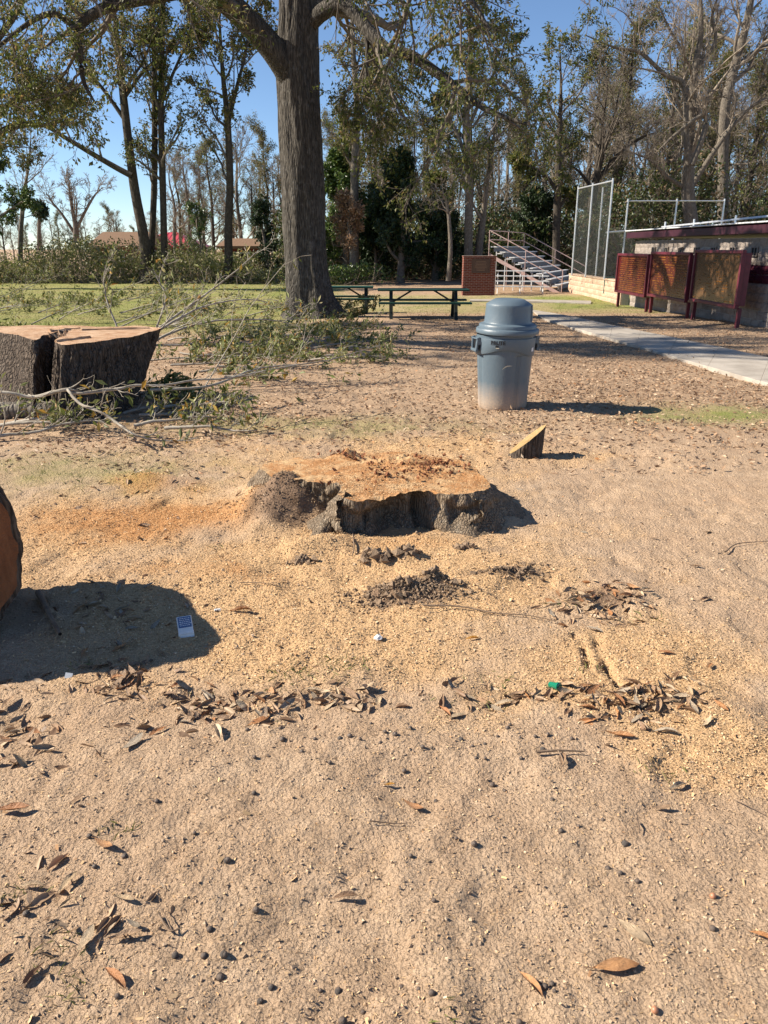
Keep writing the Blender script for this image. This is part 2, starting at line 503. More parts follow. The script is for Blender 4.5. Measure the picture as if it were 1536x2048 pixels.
STUMP_C = gp(770, 1010)
def masks(x, y):
    n1 = fbm(x * 1.7, y * 1.7, 51); n2 = fbm(x * 5, y * 5, 52); n3 = fbm(x * 0.35, y * 0.35, 53)
    saw = np.maximum.reduce([1.25 * blob(x, y, gp(700, 1160), 1.35, 0.95), 1.1 * blob(x, y, gp(1280, 1330), 0.55, 0.45),
                             1.1 * blob(x, y, gp(1420, 1480), 0.35, 0.3),
                             0.8 * blob(x, y, gp(250, 1050), 1.1, 1.1), 0.75 * blob(x, y, gp(800, 900), 2.0, 1.0), 0.65 * blob(x, y, gp(1050, 1250), 1.2, 0.8)])
    saw = sstep(0.25, 0.85, saw + (n1 - 0.5) * 0.7 + (n2 - 0.5) * 0.5)
    red = np.maximum.reduce([1.05 * blob(x, y, gp(290, 1040), 0.8, 0.45), 0.7 * blob(x, y, gp(320, 965), 0.5, 0.35), 0.62 * blob(x, y, gp(420, 1140), 0.8, 0.3), 0.5 * blob(x, y, gp(820, 1080), 0.6, 0.15),
                             0.6 * blob(x, y, gp(640, 925), 0.5, 0.2)])
    red = sstep(0.3, 0.95, red + (n2 - 0.5) * 0.6)
    lawn = sstep(15.5, 19, y) * (1 - sstep(52, 60, y)) * (1 - sstep(-3.2, -1.0, x + (n1 - 0.5) * 2))
    strip = sstep(23, 25, y) * (1 - sstep(33, 36, y)) * sstep(-4, 0, x) * 0.6
    ver = sstep(25, 27, y) * (1 - sstep(33, 35, y)) * sstep(4.5, 6.5, x)
    nearp = np.maximum(0.95 * blob(x, y, gp(1430, 825), 0.8, 0.45), 0.5 * blob(x, y, gp(620, 850), 1.3, 0.4))
    nearp = np.maximum(nearp, 0.45 * blob(x, y, gp(100, 940), 1.0, 0.5))
    gr = np.maximum.reduce([lawn * (0.55 + 0.5 * n1), strip * (0.4 + 0.8 * n1), ver * (0.4 + n1), nearp * (0.3 + n2)])
    gr = np.clip(gr + (n2 - 0.5) * 0.25 * (gr > 0.05), 0, 1)
    lit = sstep(7.0, 8.5, y) * sstep(1.2, 3.0, x + 0.08 * y + (n1 - 0.5) * 2) * (1 - sstep(24, 26, y))
    lit = np.maximum(lit, sstep(33, 37, y) * sstep(-6, -2, x))
    lit = np.maximum(lit, 0.38 * sstep(5.4, 7.2, y) * (1 - sstep(18, 24, y)))
    lit = np.clip(lit * (0.5 + n1) , 0, 1)
    clod = np.maximum.reduce([blob(x, y, gp(565, 1035), 0.22, 0.24), blob(x, y, gp(820, 1190), 0.30, 0.13), 0.9 * blob(x, y, gp(1015, 1148), 0.22, 0.06),
                              blob(x, y, gp(1190, 1195), 0.2, 0.12), blob(x, y, gp(600, 1115), 0.1, 0.05), blob(x, y, gp(780, 1112), 0.15, 0.05)])
    clod = sstep(0.35, 0.8, clod + (n2 - 0.5) * 0.7)
    return saw, red, gr, lit, clod

def axis(lo, hi, core0, core1, fine, grow):
    a = list(np.arange(core0, core1, fine))
    x = core1; s = fine
    while x < hi: a.append(x); s *= grow; x += s
    a.append(hi)
    b = []; x = core0; s = fine
    while x > lo:
        s *= grow; x -= s; b.append(max(x, lo))
    return np.array(b[::-1] + a)
gx = axis(-400, 400, -2.2, 2.2, 0.018, 1.055)
gy = [0.55]
while gy[-1] < 12: gy.append(gy[-1] * 1.0100)
while gy[-1] < 900: gy.append(gy[-1] * 1.03)
gy = np.array([-60, -20, -6, -2, 0.0, 0.3] + gy)
X, Y = np.meshgrid(gx, gy)
Z = H(X, Y)
nx, ny = len(gx), len(gy)
I = np.arange(nx * ny).reshape(ny, nx)
F = np.stack([I[:-1, :-1], I[:-1, 1:], I[1:, 1:], I[1:, :-1]], -1).reshape(-1, 4)
gme = npmesh('ground', np.stack([X, Y, Z], -1).reshape(-1, 3), [F], True)
saw, red, gr, lit, clod = [m.ravel().astype(np.float32) for m in masks(X, Y)]
one = np.ones_like(saw)
for nm, arr in (('mask_a', (saw, red, gr, one)), ('mask_b', (lit, clod, one * 0, one))):
    at_ = gme.attributes.new(nm, 'FLOAT_COLOR', 'POINT')
    at_.data.foreach_set('color', np.stack(arr, -1).ravel())

t = NT('ground_soil'); v = t.obj()
ma = t.n('SeparateColor', {'Color': t.n('Attribute', attribute_name='mask_a').outputs['Color']})
mb = t.n('SeparateColor', {'Color': t.n('Attribute', attribute_name='mask_b').outputs['Color']})
nf = t.noise(v, 90, 6, 0.7); nm_ = t.noise(v, 9, 5); nl = t.noise(v, 1.6, 4)
soil = t.mix(t.ramp(nm_, [(0.35, 0.0), (0.68, 1.0)]), (0.41, 0.285, 0.185), (0.51, 0.37, 0.25))
soil = t.mix(t.ramp(nl, [(0.4, 0.0), (0.7, 0.6)]), soil, (0.42, 0.285, 0.185))
soil = t.mix(t.ramp(nf, [(0.36, 0.6), (0.50, 0.0)]), soil, (0.24, 0.165, 0.105))
soil = t.mix(t.ramp(nf, [(0.60, 0.0), (0.72, 0.6)]), soil, (0.52, 0.41, 0.29))
sawc = t.mix(t.ramp(t.noise(v, 120, 5, 0.7), [(0.36, 0.0), (0.64, 1.0)]), (0.43, 0.27, 0.14), (0.66, 0.44, 0.24))
redc = t.mix(t.ramp(t.noise(v, 110, 5, 0.7), [(0.36, 0.0), (0.64, 1.0)]), (0.34, 0.16, 0.065), (0.55, 0.30, 0.13))
grc = t.mix(t.ramp(t.noise(v, 30, 5, 0.7), [(0.35, 0.0), (0.65, 1.0)]), (0.12, 0.18, 0.025), (0.22, 0.27, 0.05))
grc = t.mix(t.ramp(t.noise(v, 0.9, 4), [(0.48, 0.0), (0.72, 0.7)]), grc, (0.30, 0.24, 0.10))
litc = t.mix(t.ramp(t.noise(v, 22, 6, 0.75), [(0.38, 0.0), (0.62, 1.0)]), (0.21, 0.135, 0.085), (0.38, 0.26, 0.165))
cld = t.mix(t.ramp(nm_, [(0.35, 0.0), (0.65, 1.0)]), (0.15, 0.095, 0.06), (0.27, 0.18, 0.12))
c = t.mix(t.math('MULTIPLY', mb.outputs[0], t.ramp(t.noise(v, 14, 5, 0.7), [(0.33, 0.0), (0.6, 1.0)])), soil, litc)
c = t.mix(ma.outputs[0], c, sawc)
c = t.mix(ma.outputs[1], c, redc)
c = t.mix(t.math('MULTIPLY', ma.outputs[2], t.ramp(t.noise(v, 50, 4), [(0.25, 0.35), (0.55, 1.0)])), c, grc)
c = t.mix(mb.outputs[1], c, cld)
b0 = t.bump(t.noise(v, 34, 3, 0.5), 0.010, 0.9)
b1 = t.bump(t.noise(v, 88, 2, 0.55), 0.017, 1.0, b0)
b2 = t.bump(t.noise(v, 160, 5, 0.75), 0.006, 0.9, b1)
G_MAT = t.pb(c, 0.95, b2, 0.1)
link('ground', gme, G_MAT, kind='structure')

# ------------------------------------------------------------------ concrete path, in slabs
M_CONC = plain('path_concrete', (0.27, 0.235, 0.195), (0.40, 0.355, 0.30), 2.5, 0.9, 0.004, 60)
lowe = [(1085, 640), (1130, 655), (1250, 690), (1400, 735), (1536, 775), (1800, 850), (2200, 960)]
uppe = [(1062, 622), (1130, 633), (1260, 662), (1400, 690), (1536, 721), (1800, 775), (2200, 850)]
def resample(pts, n):
    p = np.array([gp(*q)[:2] for q in pts]); d = np.r_[0, np.cumsum(np.hypot(*np.diff(p, axis=0).T))]
    s = np.linspace(0, d[-1], n); return np.stack([np.interp(s, d, p[:, 0]), np.interp(s, d, p[:, 1])], -1), d[-1]
NSL = 11
la, _ = resample(lowe, NSL + 1); ua, _ = resample(uppe, NSL + 1)
path = link('path', None, kind='structure')
def slab(q, top=0.035):
    m = MB(); n = len(m.v)
    c_ = np.mean(q, axis=0)
    q = [c_ + (p - c_) * 0.999 for p in q]
    for dz in (-0.12, top):
        for p in q: m.v.append((p[0], p[1], float(slope(p[1])) + dz))
    m.f = [(3, 2, 1, 0), (4, 5, 6, 7)] + [(i, (i + 1) % 4, 4 + (i + 1) % 4, 4 + i) for i in range(4)]
    return m
for i in range(NSL):
    slab([la[i], la[i + 1], ua[i + 1], ua[i]], 0.045 + 0.006 * random.random()).put('slab', M_CONC, path, bevel=0.004)
# the cross walk behind, running left past the brick monument
cw = [(940, 604), (1062, 605), (1182, 609)]
cw2 = [(940, 600.5), (1062, 601.5), (1182, 604)]
a2, _ = resample(cw, 6); b2_, _ = resample(cw2, 6)
walk = link('cross_path', None, kind='structure')
for i in range(5):
    slab([a2[i], a2[i + 1], b2_[i + 1], b2_[i]], 0.05).put('slab', M_CONC, walk)

# ------------------------------------------------------------------ dugout of split-face blocks
def blockmat(name, c1, c2, mort=None):
    t = NT(name); v = t.obj()
    oi = t.n('ObjectInfo').outputs['Random']
    wp = t.n('NewGeometry').outputs['Position']
    c = t.mix(t.ramp(t.noise(wp, 5, 5, 0.65), [(0.3, 0.0), (0.7, 1.0)]), c1, c2)
    c = t.mix(t.math('MULTIPLY', oi, 0.45), c, tuple(k * 0.62 for k in c1))
    return t.pb(c, 0.92, t.bump(t.noise(wp, 26, 6, 0.65), 0.03), 0.15)
M_BLK = blockmat('split_block', (0.29, 0.24, 0.205), (0.41, 0.35, 0.305))
M_BLKM = blockmat('maroon_block', (0.075, 0.014, 0.028), (0.11, 0.022, 0.04))
M_BLKT = blockmat('tan_block', (0.52, 0.36, 0.25), (0.62, 0.45, 0.33))
M_MORT = plain('mortar', (0.40, 0.36, 0.32), (0.50, 0.46, 0.42), 20, 0.95, 0.003, 90)
M_MAR = plain('maroon_paint', (0.085, 0.012, 0.022), (0.12, 0.018, 0.03), 6, 0.45, 0.001, 60, 0.4)
M_FAS = plain('fascia_paint', (0.035, 0.010, 0.018), (0.05, 0.014, 0.024), 6, 0.5)
M_GALV = plain('galvanised_pipe', (0.55, 0.56, 0.57), (0.68, 0.69, 0.70), 12, 0.38, 0, 1, 0.5, 0.6)
M_WHITE = plain('white_metal_edge', (0.50, 0.51, 0.53), (0.60, 0.61, 0.62), 5, 0.45)
M_DARK = plain('dark_pane_and_shade', (0.012, 0.011, 0.01), (0.02, 0.018, 0.016), 5, 0.9)  # window panes, and the shade painted into the vent openings

def block_mesh(w, d, h, seed):
    """one rough split-face block; its face looks along -Y"""
    r = np.random.default_rng(seed); nx_, nz_ = 5, 4
    m = MB()
    for k in range(nz_):
        for i in range(nx_):
            e = (i in (0, nx_ - 1)) or (k in (0, nz_ - 1))
            m.v.append((-w / 2 + w * i / (nx_ - 1), -d / 2 - (0 if e else 0.006 + 0.02 * r.random()), -h / 2 + h * k / (nz_ - 1)))
    for k in range(nz_ - 1):
        for i in range(nx_ - 1):
            a = k * nx_ + i; m.f.append((a, a + 1, a + nx_ + 1, a + nx_))
    n = len(m.v)
    for x_, z_ in ((-w / 2, -h / 2), (w / 2, -h / 2), (w / 2, h / 2), (-w / 2, h / 2)): m.v.append((x_, d / 2, z_))
    bot = list(range(nx_)); top = [(nz_ - 1) * nx_ + i for i in range(nx_)]
    lef = [k * nx_ for k in range(nz_)]; rig = [k * nx_ + nx_ - 1 for k in range(nz_)]
    m.f += [tuple(bot[::-1]) + (n, n + 1), tuple(top) + (n + 2, n + 3), tuple(lef) + (n + 3, n), tuple(rig[::-1]) + (n + 1, n + 2)]
    return m

BW, BH, JT = 0.406, 0.203, 0.012
BLK = {}
def blocks(parent, mat_of, x0, y0, z0, dx, dy, length, rows, skip=None, face=(0, -1), tag=''):
    """courses of blocks in running bond from (x0, y0) along (dx, dy); mats per course"""
    rz = math.atan2(face[0], -face[1])
    for k in range(rows):
        s = 0.0; off = (k % 2) * BW / 2
        while s < length - 0.02:
            w = BW if not (s == 0 and off) else BW / 2
            w = min(w, length - s)
            c_ = s + w / 2
            if w > 0.06 and not (skip and skip(c_, k)):
                mt = mat_of(k, c_)
                key = (mt.name, round(w, 2), random.randrange(5))
                if key not in BLK:
                    me = block_mesh(w - JT, 0.19, BH - JT, random.randrange(9999)).mesh('block')
                    me.materials.append(mt); BLK[key] = me
                link('block', BLK[key], None, parent, loc=(x0 + dx * c_, y0 + dy * c_, z0 + BH * (k + 0.5)), rot=(0, 0, rz))
            s += w

DX, DY0, DY1 = 8.75, 18.25, 28.4
DZ = -0.52; ROWS = 12; DT = DZ + ROWS * BH          # top of masonry
dug = empty('dugout', 'long low block dugout with maroon fascia and bands behind three notice boards', 'dugout', (0, 0, 0))
FX = 0.11
vent_y = [19.15, 20.35, 21.55, 22.75, 23.95, 25.15, 26.35]
def vent_skip(c_, k): return k == 9 and any(abs(DY0 + c_ - vy) < 0.2 for vy in vent_y)
def dmat(k, c_): return M_BLKM if k in (6, 7) else M_BLK
blocks(dug, dmat, DX + FX, DY0, DZ, 0, 1, DY1 - DY0, ROWS - 1, None, (-1, 0))
blocks(dug, dmat, DX + 0.012, DY0 - 0.10, DZ, 1, 0, 3.4, ROWS - 1, None, (0, -1))
core = MB()
core.box((DX + 0.165, (DY0 + DY1) / 2 + 0.05, DZ + ROWS * BH / 2 - 0.1), (0.27, DY1 - DY0 - 0.08, ROWS * BH - 0.2))
core.box((DX + 1.85, DY0 - 0.035, DZ + ROWS * BH / 2 - 0.1), (3.1, 0.27, ROWS * BH - 0.2))
core.put('mortar_core', M_MORT, dug)
MB().box((DX + 1.7, (DY0 + DY1) / 2, DT - 0.02), (3.9, DY1 - DY0 + 0.55, 0.19)).put('fascia', M_FAS, dug, bevel=0.01)
MB().box((DX + 1.7, (DY0 + DY1) / 2, DT + 0.13), (4.0, DY1 - DY0 + 0.66, 0.035)).put('roof_edge', M_WHITE, dug, bevel=0.006)
for vy in vent_y:
    vt = empty('vent', None, None); vt.parent = dug
    for s_ in (-0.075, 0.075):
        MB().box((DX + 0.005, vy + s_, DZ + BH * 9.5), (0.055, 0.12, 0.17)).put('vent_hole_shade', M_DARK, vt)  # solid near-black block paints the shade of an opening
    f = MB()
    for z_ in (-0.098, 0.098): f.box((DX - 0.025, vy, DZ + BH * 9.5 + z_), (0.03, 0.32, 0.022))
    for s_ in (-0.15, 0, 0.15): f.box((DX - 0.025, vy + s_, DZ + BH * 9.5), (0.028, 0.02, 0.174))
    f.put('vent_frame', M_BLK, vt)
# pipe rail on its roof
rr = MB().tube([(DX + 0.9, 19.6, DT + 0.34), (DX + 0.9, DY1 + 0.1, DT + 0.26)], 0.026, 8)
rail = empty('roof_rail', 'thin grey pipe rail running along the dugout roof', 'rail', (0, 0, 0))
rr.put('pipe', M_GALV, rail, True)
for y_ in (19.75, 22.6, 25.6, 28.2):
    MB().tube([(DX + 0.9, y_, DT + 0.14), (DX + 0.9, y_, DT + 0.42)], 0.03, 8).put('post', M_GALV, rail, True)

# ------------------------------------------------------------------ three notice boards
t = NT('board_face'); v = t.obj()
M_FACE = t.pb(t.mix(t.noise(v, 1.2, 4), (0.06, 0.006, 0.008), (0.09, 0.014, 0.010)), 0.22, None, 0.6)
t = NT('board_face_pale'); v = t.obj()
M_FACE2 = t.pb(t.mix(t.noise(v, 1.2, 4), (0.07, 0.013, 0.010), (0.09, 0.032, 0.018)), 0.22, None, 0.6)
t = NT('board_face_reflection'); v = t.obj()
M_FACE3 = t.pb(t.mix(t.noise(v, 1.0, 4), (0.085, 0.042, 0.022), (0.105, 0.06, 0.03)), 0.22, None, 0.6)  # tan base colour paints glass reflections over the maroon
M_GOLD = plain('gold_lettering', (0.17, 0.06, 0.008), (0.26, 0.11, 0.015), 3, 0.5)
SX = 8.05
def plane_y(px):           # y where the ray of a pixel column meets the plane x = SX near eye height
    y = 20.0
    for _ in range(40):
        dep = y * cp + 0.6 * sp; y = (SX * FPX / (px - 768) - 0.6 * sp) / cp
    return y
boards = [(1236, 1296, M_FACE, 17, 'maroon board farthest along the dugout, closely covered with gold lines'),
          (1302, 1379, M_FACE2, 16, 'middle of three maroon framed boards, its rows of gold print half faded'),
          (1388, 1482, M_FACE3, 15, 'largest maroon board, tan reflections painted into its face, nearest the dugout corner')]
for px0, px1, fm, rows, lab in boards:
    y1, y0 = plane_y(px0), plane_y(px1); w = y1 - y0; yc = (y0 + y1) / 2
    gz = float(slope(yc)); zb, zt = gz + 0.50, gz + 1.70
    b = empty('notice_board', lab, 'notice board', (SX, yc, gz), 0, 'notice boards in front of the dugout')
    z0, z1 = zb - gz, zt - gz
    MB().box((0.11, 0, (z0 + z1) / 2), (0.17, w - 0.05, z1 - z0 - 0.05)).put('cabinet', M_MAR, b)
    fr = MB()
    for zz in (z0, z1): fr.box((0.0, 0, zz), (0.10, w + 0.02, 0.075))
    fr.put('frame', M_MAR, b, bevel=0.008)
    for s_ in (-1, 1): MB().box((0.0, s_ * (w / 2 - 0.02), (z0 + z1) / 2), (0.096, 0.075, z1 - z0 - 0.075)).put('frame_side', M_MAR, b, bevel=0.008)
    MB().box((0.012, 0, (z0 + z1) / 2), (0.02, w - 0.1, z1 - z0 - 0.08)).put('face', fm, b)
    for s_ in (-1, 1): MB().box((0.10, s_ * (w / 2 - 0.06), (z0 - 0.3) / 2 - 0.0), (0.085, 0.085, z0 + 0.3 - 0.06)).put('post', M_MAR, b, bevel=0.006)
    L = MB(); rs = random.Random(rows)
    for k in range(rows):
        zz = z1 - 0.11 - k * (z1 - z0 - 0.2) / (rows - 1)
        s_ = -w / 2 + 0.13 + rs.random() * 0.1
        end = w / 2 - 0.13 - rs.random() * 0.25
        while s_ < end:
            ww = rs.uniform(0.05, 0.19)
            if s_ + ww > end: break
            if rs.random() < (0.9, 0.55, 0.22)[boards.index((px0, px1, fm, rows, lab))]:
                L.box((-0.001, s_ + ww / 2, zz), (0.008, ww, rs.uniform(0.012, 0.022)))
            s_ += ww + rs.uniform(0.015, 0.035)
    o = L.put('lettering', M_GOLD, b, kind='stuff')

# ------------------------------------------------------------------ low tan block wall running on from the dugout
lw = empty('retaining_wall', 'low tan block wall running on from the dugout towards the bleachers', 'wall', (0, 0, 0))
LY0, LY1 = DY1 + 0.35, 37.0
blocks(lw, lambda k, c_: M_BLKT, 8.62, LY0, -0.50, 0, 1, LY1 - LY0, 4, None, (-1, 0))
MB().box((8.70, (LY0 + LY1) / 2, -0.10), (0.26, LY1 - LY0, 0.76)).put('mortar_core', M_MORT, lw)
MB().box((8.66, (LY0 + LY1) / 2, 0.345), (0.34, LY1 - LY0 + 0.05, 0.06)).put('coping', M_BLKT, lw, bevel=0.01)
blocks(lw, lambda k, c_: M_BLKT, 8.53, LY1 + 0.02, -0.50, 1, 0, 0.4, 4, None, (0, 1))

# ------------------------------------------------------------------ backstop and fence
M_WIRE = plain('fence_wire', (0.10, 0.11, 0.10), (0.16, 0.17, 0.16), 4, 0.6)
M_PAD = plain('green_pad', (0.012, 0.05, 0.04), (0.02, 0.07, 0.055), 3, 0.7)
bs = empty('backstop', 'tall galvanised backstop with dark mesh standing above the low tan wall', 'backstop', (0, 0, 0))
P0, P1 = np.array([8.52, 36.2, 0.35]), np.array([8.72, 29.3, 0.35])
P0 = np.array([at(1143, 555, 34.6)[0], 34.6, 0.36]); P1 = np.array([at(1208, 560, 30.6)[0], 30.6, 0.36])
hh = 3.55
def pole(a, top, r=0.04): return MB().tube([tuple(a), (a[0], a[1], top)], r, 8)
for f_ in (0.0, 0.45, 1.0): pole(P0 + (P1 - P0) * f_, 0.3 + hh + 0.05, 0.032).put('post', M_GALV, bs, True)
back = P1 + np.array([0.9, 4.2, 0]); pole(np.array([at(1193, 556, 35)[0], 35.2, 0.2]), 3.9, 0.032).put('post', M_GALV, bs, True)
MB().tube([tuple(P0 + [0, 0, hh - 0.1]), tuple(P1 + [0, 0, hh - 0.1])], 0.027, 8).put('top_rail', M_GALV, bs, True)
def chain(a, b, z0, z1, pitch=0.075, r=0.0026):
    """chain-link mesh: crossing wires between two posts"""
    a = np.array(a[:2]); b = np.array(b[:2]); L = np.hypot(*(b - a)); h = z1 - z0; d = (b - a) / L
    segs = []
    n = int((L + h) / pitch)
    for i in range(n):
        s = i * pitch
        for sg in (1, -1):
            p0 = (min(s, L), max(0, s - L)); p1 = (max(0, s - h), min(h, s))
            q = []
            for (u, w) in (p0, p1):
                uu = u if sg == 1 else L - u
                q.append([a[0] + d[0] * uu, a[1] + d[1] * uu, z0 + w])
            segs.append(q)
    return tubes(np.array(segs), np.full((len(segs), 2), r), 3)
v, f = chain(P0, P1, 0.36, 0.3 + hh - 0.05)
link('wire_mesh', npmesh('wire_mesh', v, [f], False), M_WIRE, bs, kind='stuff')
v, f = chain(np.array([at(1213, 556, 30.6)[0], 30.7, 0]), np.array([at(1262, 556, 31)[0], 31.0, 0]), 0.2, 2.2)
link('wire_mesh', npmesh('wire_mesh', v, [f], False), M_WIRE, bs, kind='stuff')
MB().box((9.6, 31.0, 0.12), (2.2, 0.08, 0.62)).put('pad', M_PAD, bs, bevel=0.02)
fn = empty('pipe_fence', 'open fence of grey pipes rising behind the dugout roof', 'fence', (0, 0, 0))
fpx = [(1256, 1.0), (1354, 1.0), (1449, 1.0)]
fz = 3.5
fp = [at(px, 402, 31.5) for px, _ in fpx]
for p in fp: MB().tube([(p[0], 31.5, -0.4), (p[0], 31.5, p[2] + 0.08)], 0.032, 8).put('post', M_GALV, fn, True)
for a, b in zip(fp[:-1], fp[1:]): MB().tube([(a[0], 31.5, a[2]), (b[0], 31.5, b[2])], 0.024, 8).put('rail', M_GALV, fn, True)
p = at(1212, 465, 31.5); MB().tube([(p[0], 31.5, p[2]), (fp[0][0], 31.5, p[2] + 0.05)], 0.034, 8).put('rail', M_GALV, fn, True)

# ------------------------------------------------------------------ brick monument
t = NT('red_brick'); v = t.obj()
mp = t.n('Mapping', {'Vector': v, 'Rotation': (R(90), 0, 0)}).outputs[0]
sx = t.n('SeparateXYZ', {'Vector': v})
cb = t.n('CombineXYZ', {'X': t.math('ADD', sx.outputs[0], sx.outputs[1]), 'Y': sx.outputs[2]}).outputs[0]
br = t.n('TexBrick', {'Vector': cb, 'Color1': (0.20, 0.055, 0.035, 1), 'Color2': (0.13, 0.035, 0.025, 1), 'Mortar': (0.30, 0.23, 0.19, 1), 'Scale': 1.0,
                      'Mortar Size': 0.007, 'Brick Width': 0.21, 'Row Height': 0.07})
M_BRICK = t.pb(br.outputs['Color'], 0.9, t.bump(br.outputs['Fac'], -0.006), 0.15)
M_BRONZE = plain('bronze_plaque', (0.075, 0.035, 0.022), (0.11, 0.055, 0.032), 30, 0.5, 0.003, 60, 0.5)
mo = gp(957, 590)
mon = empty('brick_monument', 'square red brick monument with a bronze plaque beside the bleachers', 'monument', mo, 0)
mw = 62 / FPX * mo[1] * 1.0; mh = 72 / FPX * mo[1]
MB().box((0, 0.25, mh / 2 - 0.1), (mw, 0.5, mh + 0.1)).put('brick_body', M_BRICK, mon, bevel=0.012)
MB().box((0, 0.25, mh - 0.03), (mw + 0.03, 0.53, 0.05)).put('cap_course', M_BRICK, mon, bevel=0.006)
pq = MB().box((0.05, -0.012, mh - 0.42), (0.72, 0.03, 0.52)).put('plaque', M_BRONZE, mon, bevel=0.008)
pf = MB()
for s_ in (-1, 1):
    pf.box((0.05, -0.03, mh - 0.42 + s_ * 0.27), (0.80, 0.03, 0.045)); pf.box((0.05 + s_ * 0.38, -0.03, mh - 0.42), (0.045, 0.03, 0.495))
pf.put('plaque_frame', M_BRONZE, pq)
rs = random.Random(3); L = MB()
for k in range(7):
    w_ = rs.uniform(0.35, 0.58); L.box((0.05, -0.03, mh - 0.24 - 0.06 * k), (w_, 0.012, 0.022))
L.put('raised_lettering', plain('bronze_letters', (0.20, 0.11, 0.07), (0.24, 0.14, 0.09), 20, 0.45), pq)

# ------------------------------------------------------------------ bleachers
M_ALU = plain('bleacher_aluminium', (0.58, 0.58, 0.57), (0.70, 0.70, 0.69), 5, 0.45, 0, 1, 0.5)
M_RISER = plain('bleacher_riser', (0.16, 0.16, 0.165), (0.22, 0.22, 0.225), 5, 0.6)
M_PINK = plain('faded_red_paint', (0.38, 0.26, 0.235), (0.50, 0.36, 0.325), 8, 0.6)
bo = gp(974, 578)
bo = np.array([at(974, 560, 38.0)[0], 38.0, -0.45])
bl = empty('bleachers', 'tall aluminium bleachers with rusty pink handrails next to the brick monument', 'bleachers', bo, R(-22))
NR, RUN, RISE, BL = 8, 0.44, 0.235, 7.4
for k in range(NR):
    x_ = 0.25 + k * RUN; z_ = 1.98 - k * RISE
    MB().box((x_, BL / 2, z_), (0.26, BL, 0.045)).put('seat', M_ALU, bl)
    MB().box((x_ + 0.03, BL / 2, z_ - 0.13), (0.03, BL - 0.02, 0.17)).put('riser', M_RISER, bl)
    if z_ > 0.5: MB().box((x_ + 0.30, BL / 2, z_ - 0.30), (0.24, BL - 0.03, 0.04)).put('footboard', M_ALU, bl)
    for y_ in (0.6, BL - 0.6): MB().tube([(x_, y_, z_ - 0.03), (x_, y_, -0.1)], 0.022, 6).put('leg', M_ALU, bl)
xf, zf = 0.25 + (NR - 1) * RUN, 1.98 - (NR - 1) * RISE
for y_ in (-0.06, BL + 0.06):
    for dz in (0.95, 0.52):
        MB().tube([(0.05, y_, 1.75 + dz), (xf + 0.2, y_, zf - 0.33 + dz)], 0.021, 8).put('handrail', M_PINK, bl, True)
    for f_ in (0, 0.5, 1.0):
        xx = 0.05 + f_ * (xf + 0.15); zz = 1.75 + f_ * (zf - 0.33 - 1.75)
        MB().tube([(xx, y_, -0.1), (xx, y_, zz + 0.95)], 0.019, 8).put('rail_post', M_PINK, bl, True)
    MB().beam((0.05, y_ + 0.05, 1.62), (xf + 0.2, y_ + 0.05, zf - 0.45), 0.05, 0.15).put('stringer', M_PINK, bl)
for dz in (0.95, 0.55): MB().tube([(0.05, -0.06, 1.75 + dz), (0.05, BL + 0.06, 1.75 + dz)], 0.019, 8).put('back_rail', M_PINK, bl, True)
MB().tube([(0.05, BL / 2, -0.1), (0.05, BL / 2, 2.7)], 0.019, 8).put('rail_post', M_PINK, bl, True)
# a low portable bleacher in front of it
so = np.array([at(1040, 580, 35.6)[0], 35.6, -0.45])
sb = empty('low_bleachers', 'low portable aluminium bench rows on crossed legs, before the tall bleachers', 'bleachers', so, R(-8))
for k in range(4):
    MB().box((0, 0.6 - k * 0.38 + 0.3, 0.95 - k * 0.21), (2.5, 0.24, 0.04)).put('seat', M_ALU, sb)
for x_ in (-1.0, 0, 1.0):
    m = MB().tube([(x_, 1.0, 0.95), (x_, -0.2, 0.0)], 0.02, 6); m.tube([(x_, -0.3, 0.32), (x_, 1.0, 0.0)], 0.02, 6)
    m.tube([(x_, 0.95, 0.0), (x_, 0.95, 0.93)], 0.02, 6); m.put('crossed_leg', M_ALU, sb, True)

# ------------------------------------------------------------------ picnic tables
M_GRN = plain('green_paint_wood', (0.010, 0.045, 0.030), (0.018, 0.065, 0.042), 6, 0.55, 0.002, 50)
M_BLACK = plain('dark_steel', (0.012, 0.016, 0.014), (0.02, 0.024, 0.022), 5, 0.5)
def picnic(px, label, ln=2.44, row=637):
    p = gp(px, row); o = empty('picnic_table', label, 'table', p, 0, 'green picnic tables beyond the big oak')
    for k in range(5): MB().box((0, -0.32 + 0.16 * k, 0.76), (ln, 0.15, 0.045)).put('top_plank', M_GRN, o, bevel=0.006)
    for s_ in (-1, 1):
        for k in (0, 1): MB().box((0.03, s_ * (0.62 + 0.15 * k), 0.45), (ln, 0.14, 0.045)).put('seat_plank', M_GRN, o, bevel=0.006)
    for x_ in (-0.86, 0.86):
        for s_ in (-1, 1):
            m = MB().beam((x_, s_ * 0.68, -0.12), (x_, s_ * 0.24, 0.74), 0.09, 0.09); m.put('leg', M_BLACK, o)
        MB().box((x_ + 0.07, 0, 0.405), (0.05, 1.6, 0.05)).put('seat_beam', M_BLACK, o)
        MB().box((x_, 0, 0.715), (0.07, 0.72, 0.05)).put('top_beam', M_BLACK, o)
        MB().beam((x_ - math.copysign(0.02, x_), 0, 0.42), (x_ - math.copysign(0.55, x_), 0, 0.73), 0.045, 0.045).put('brace', M_BLACK, o)
    return o
picnic(845, 'green picnic table standing clear of the oak, nearest the trash can')
picnic(676, 'green picnic table half hidden behind the big oak trunk', 2.15, 626)

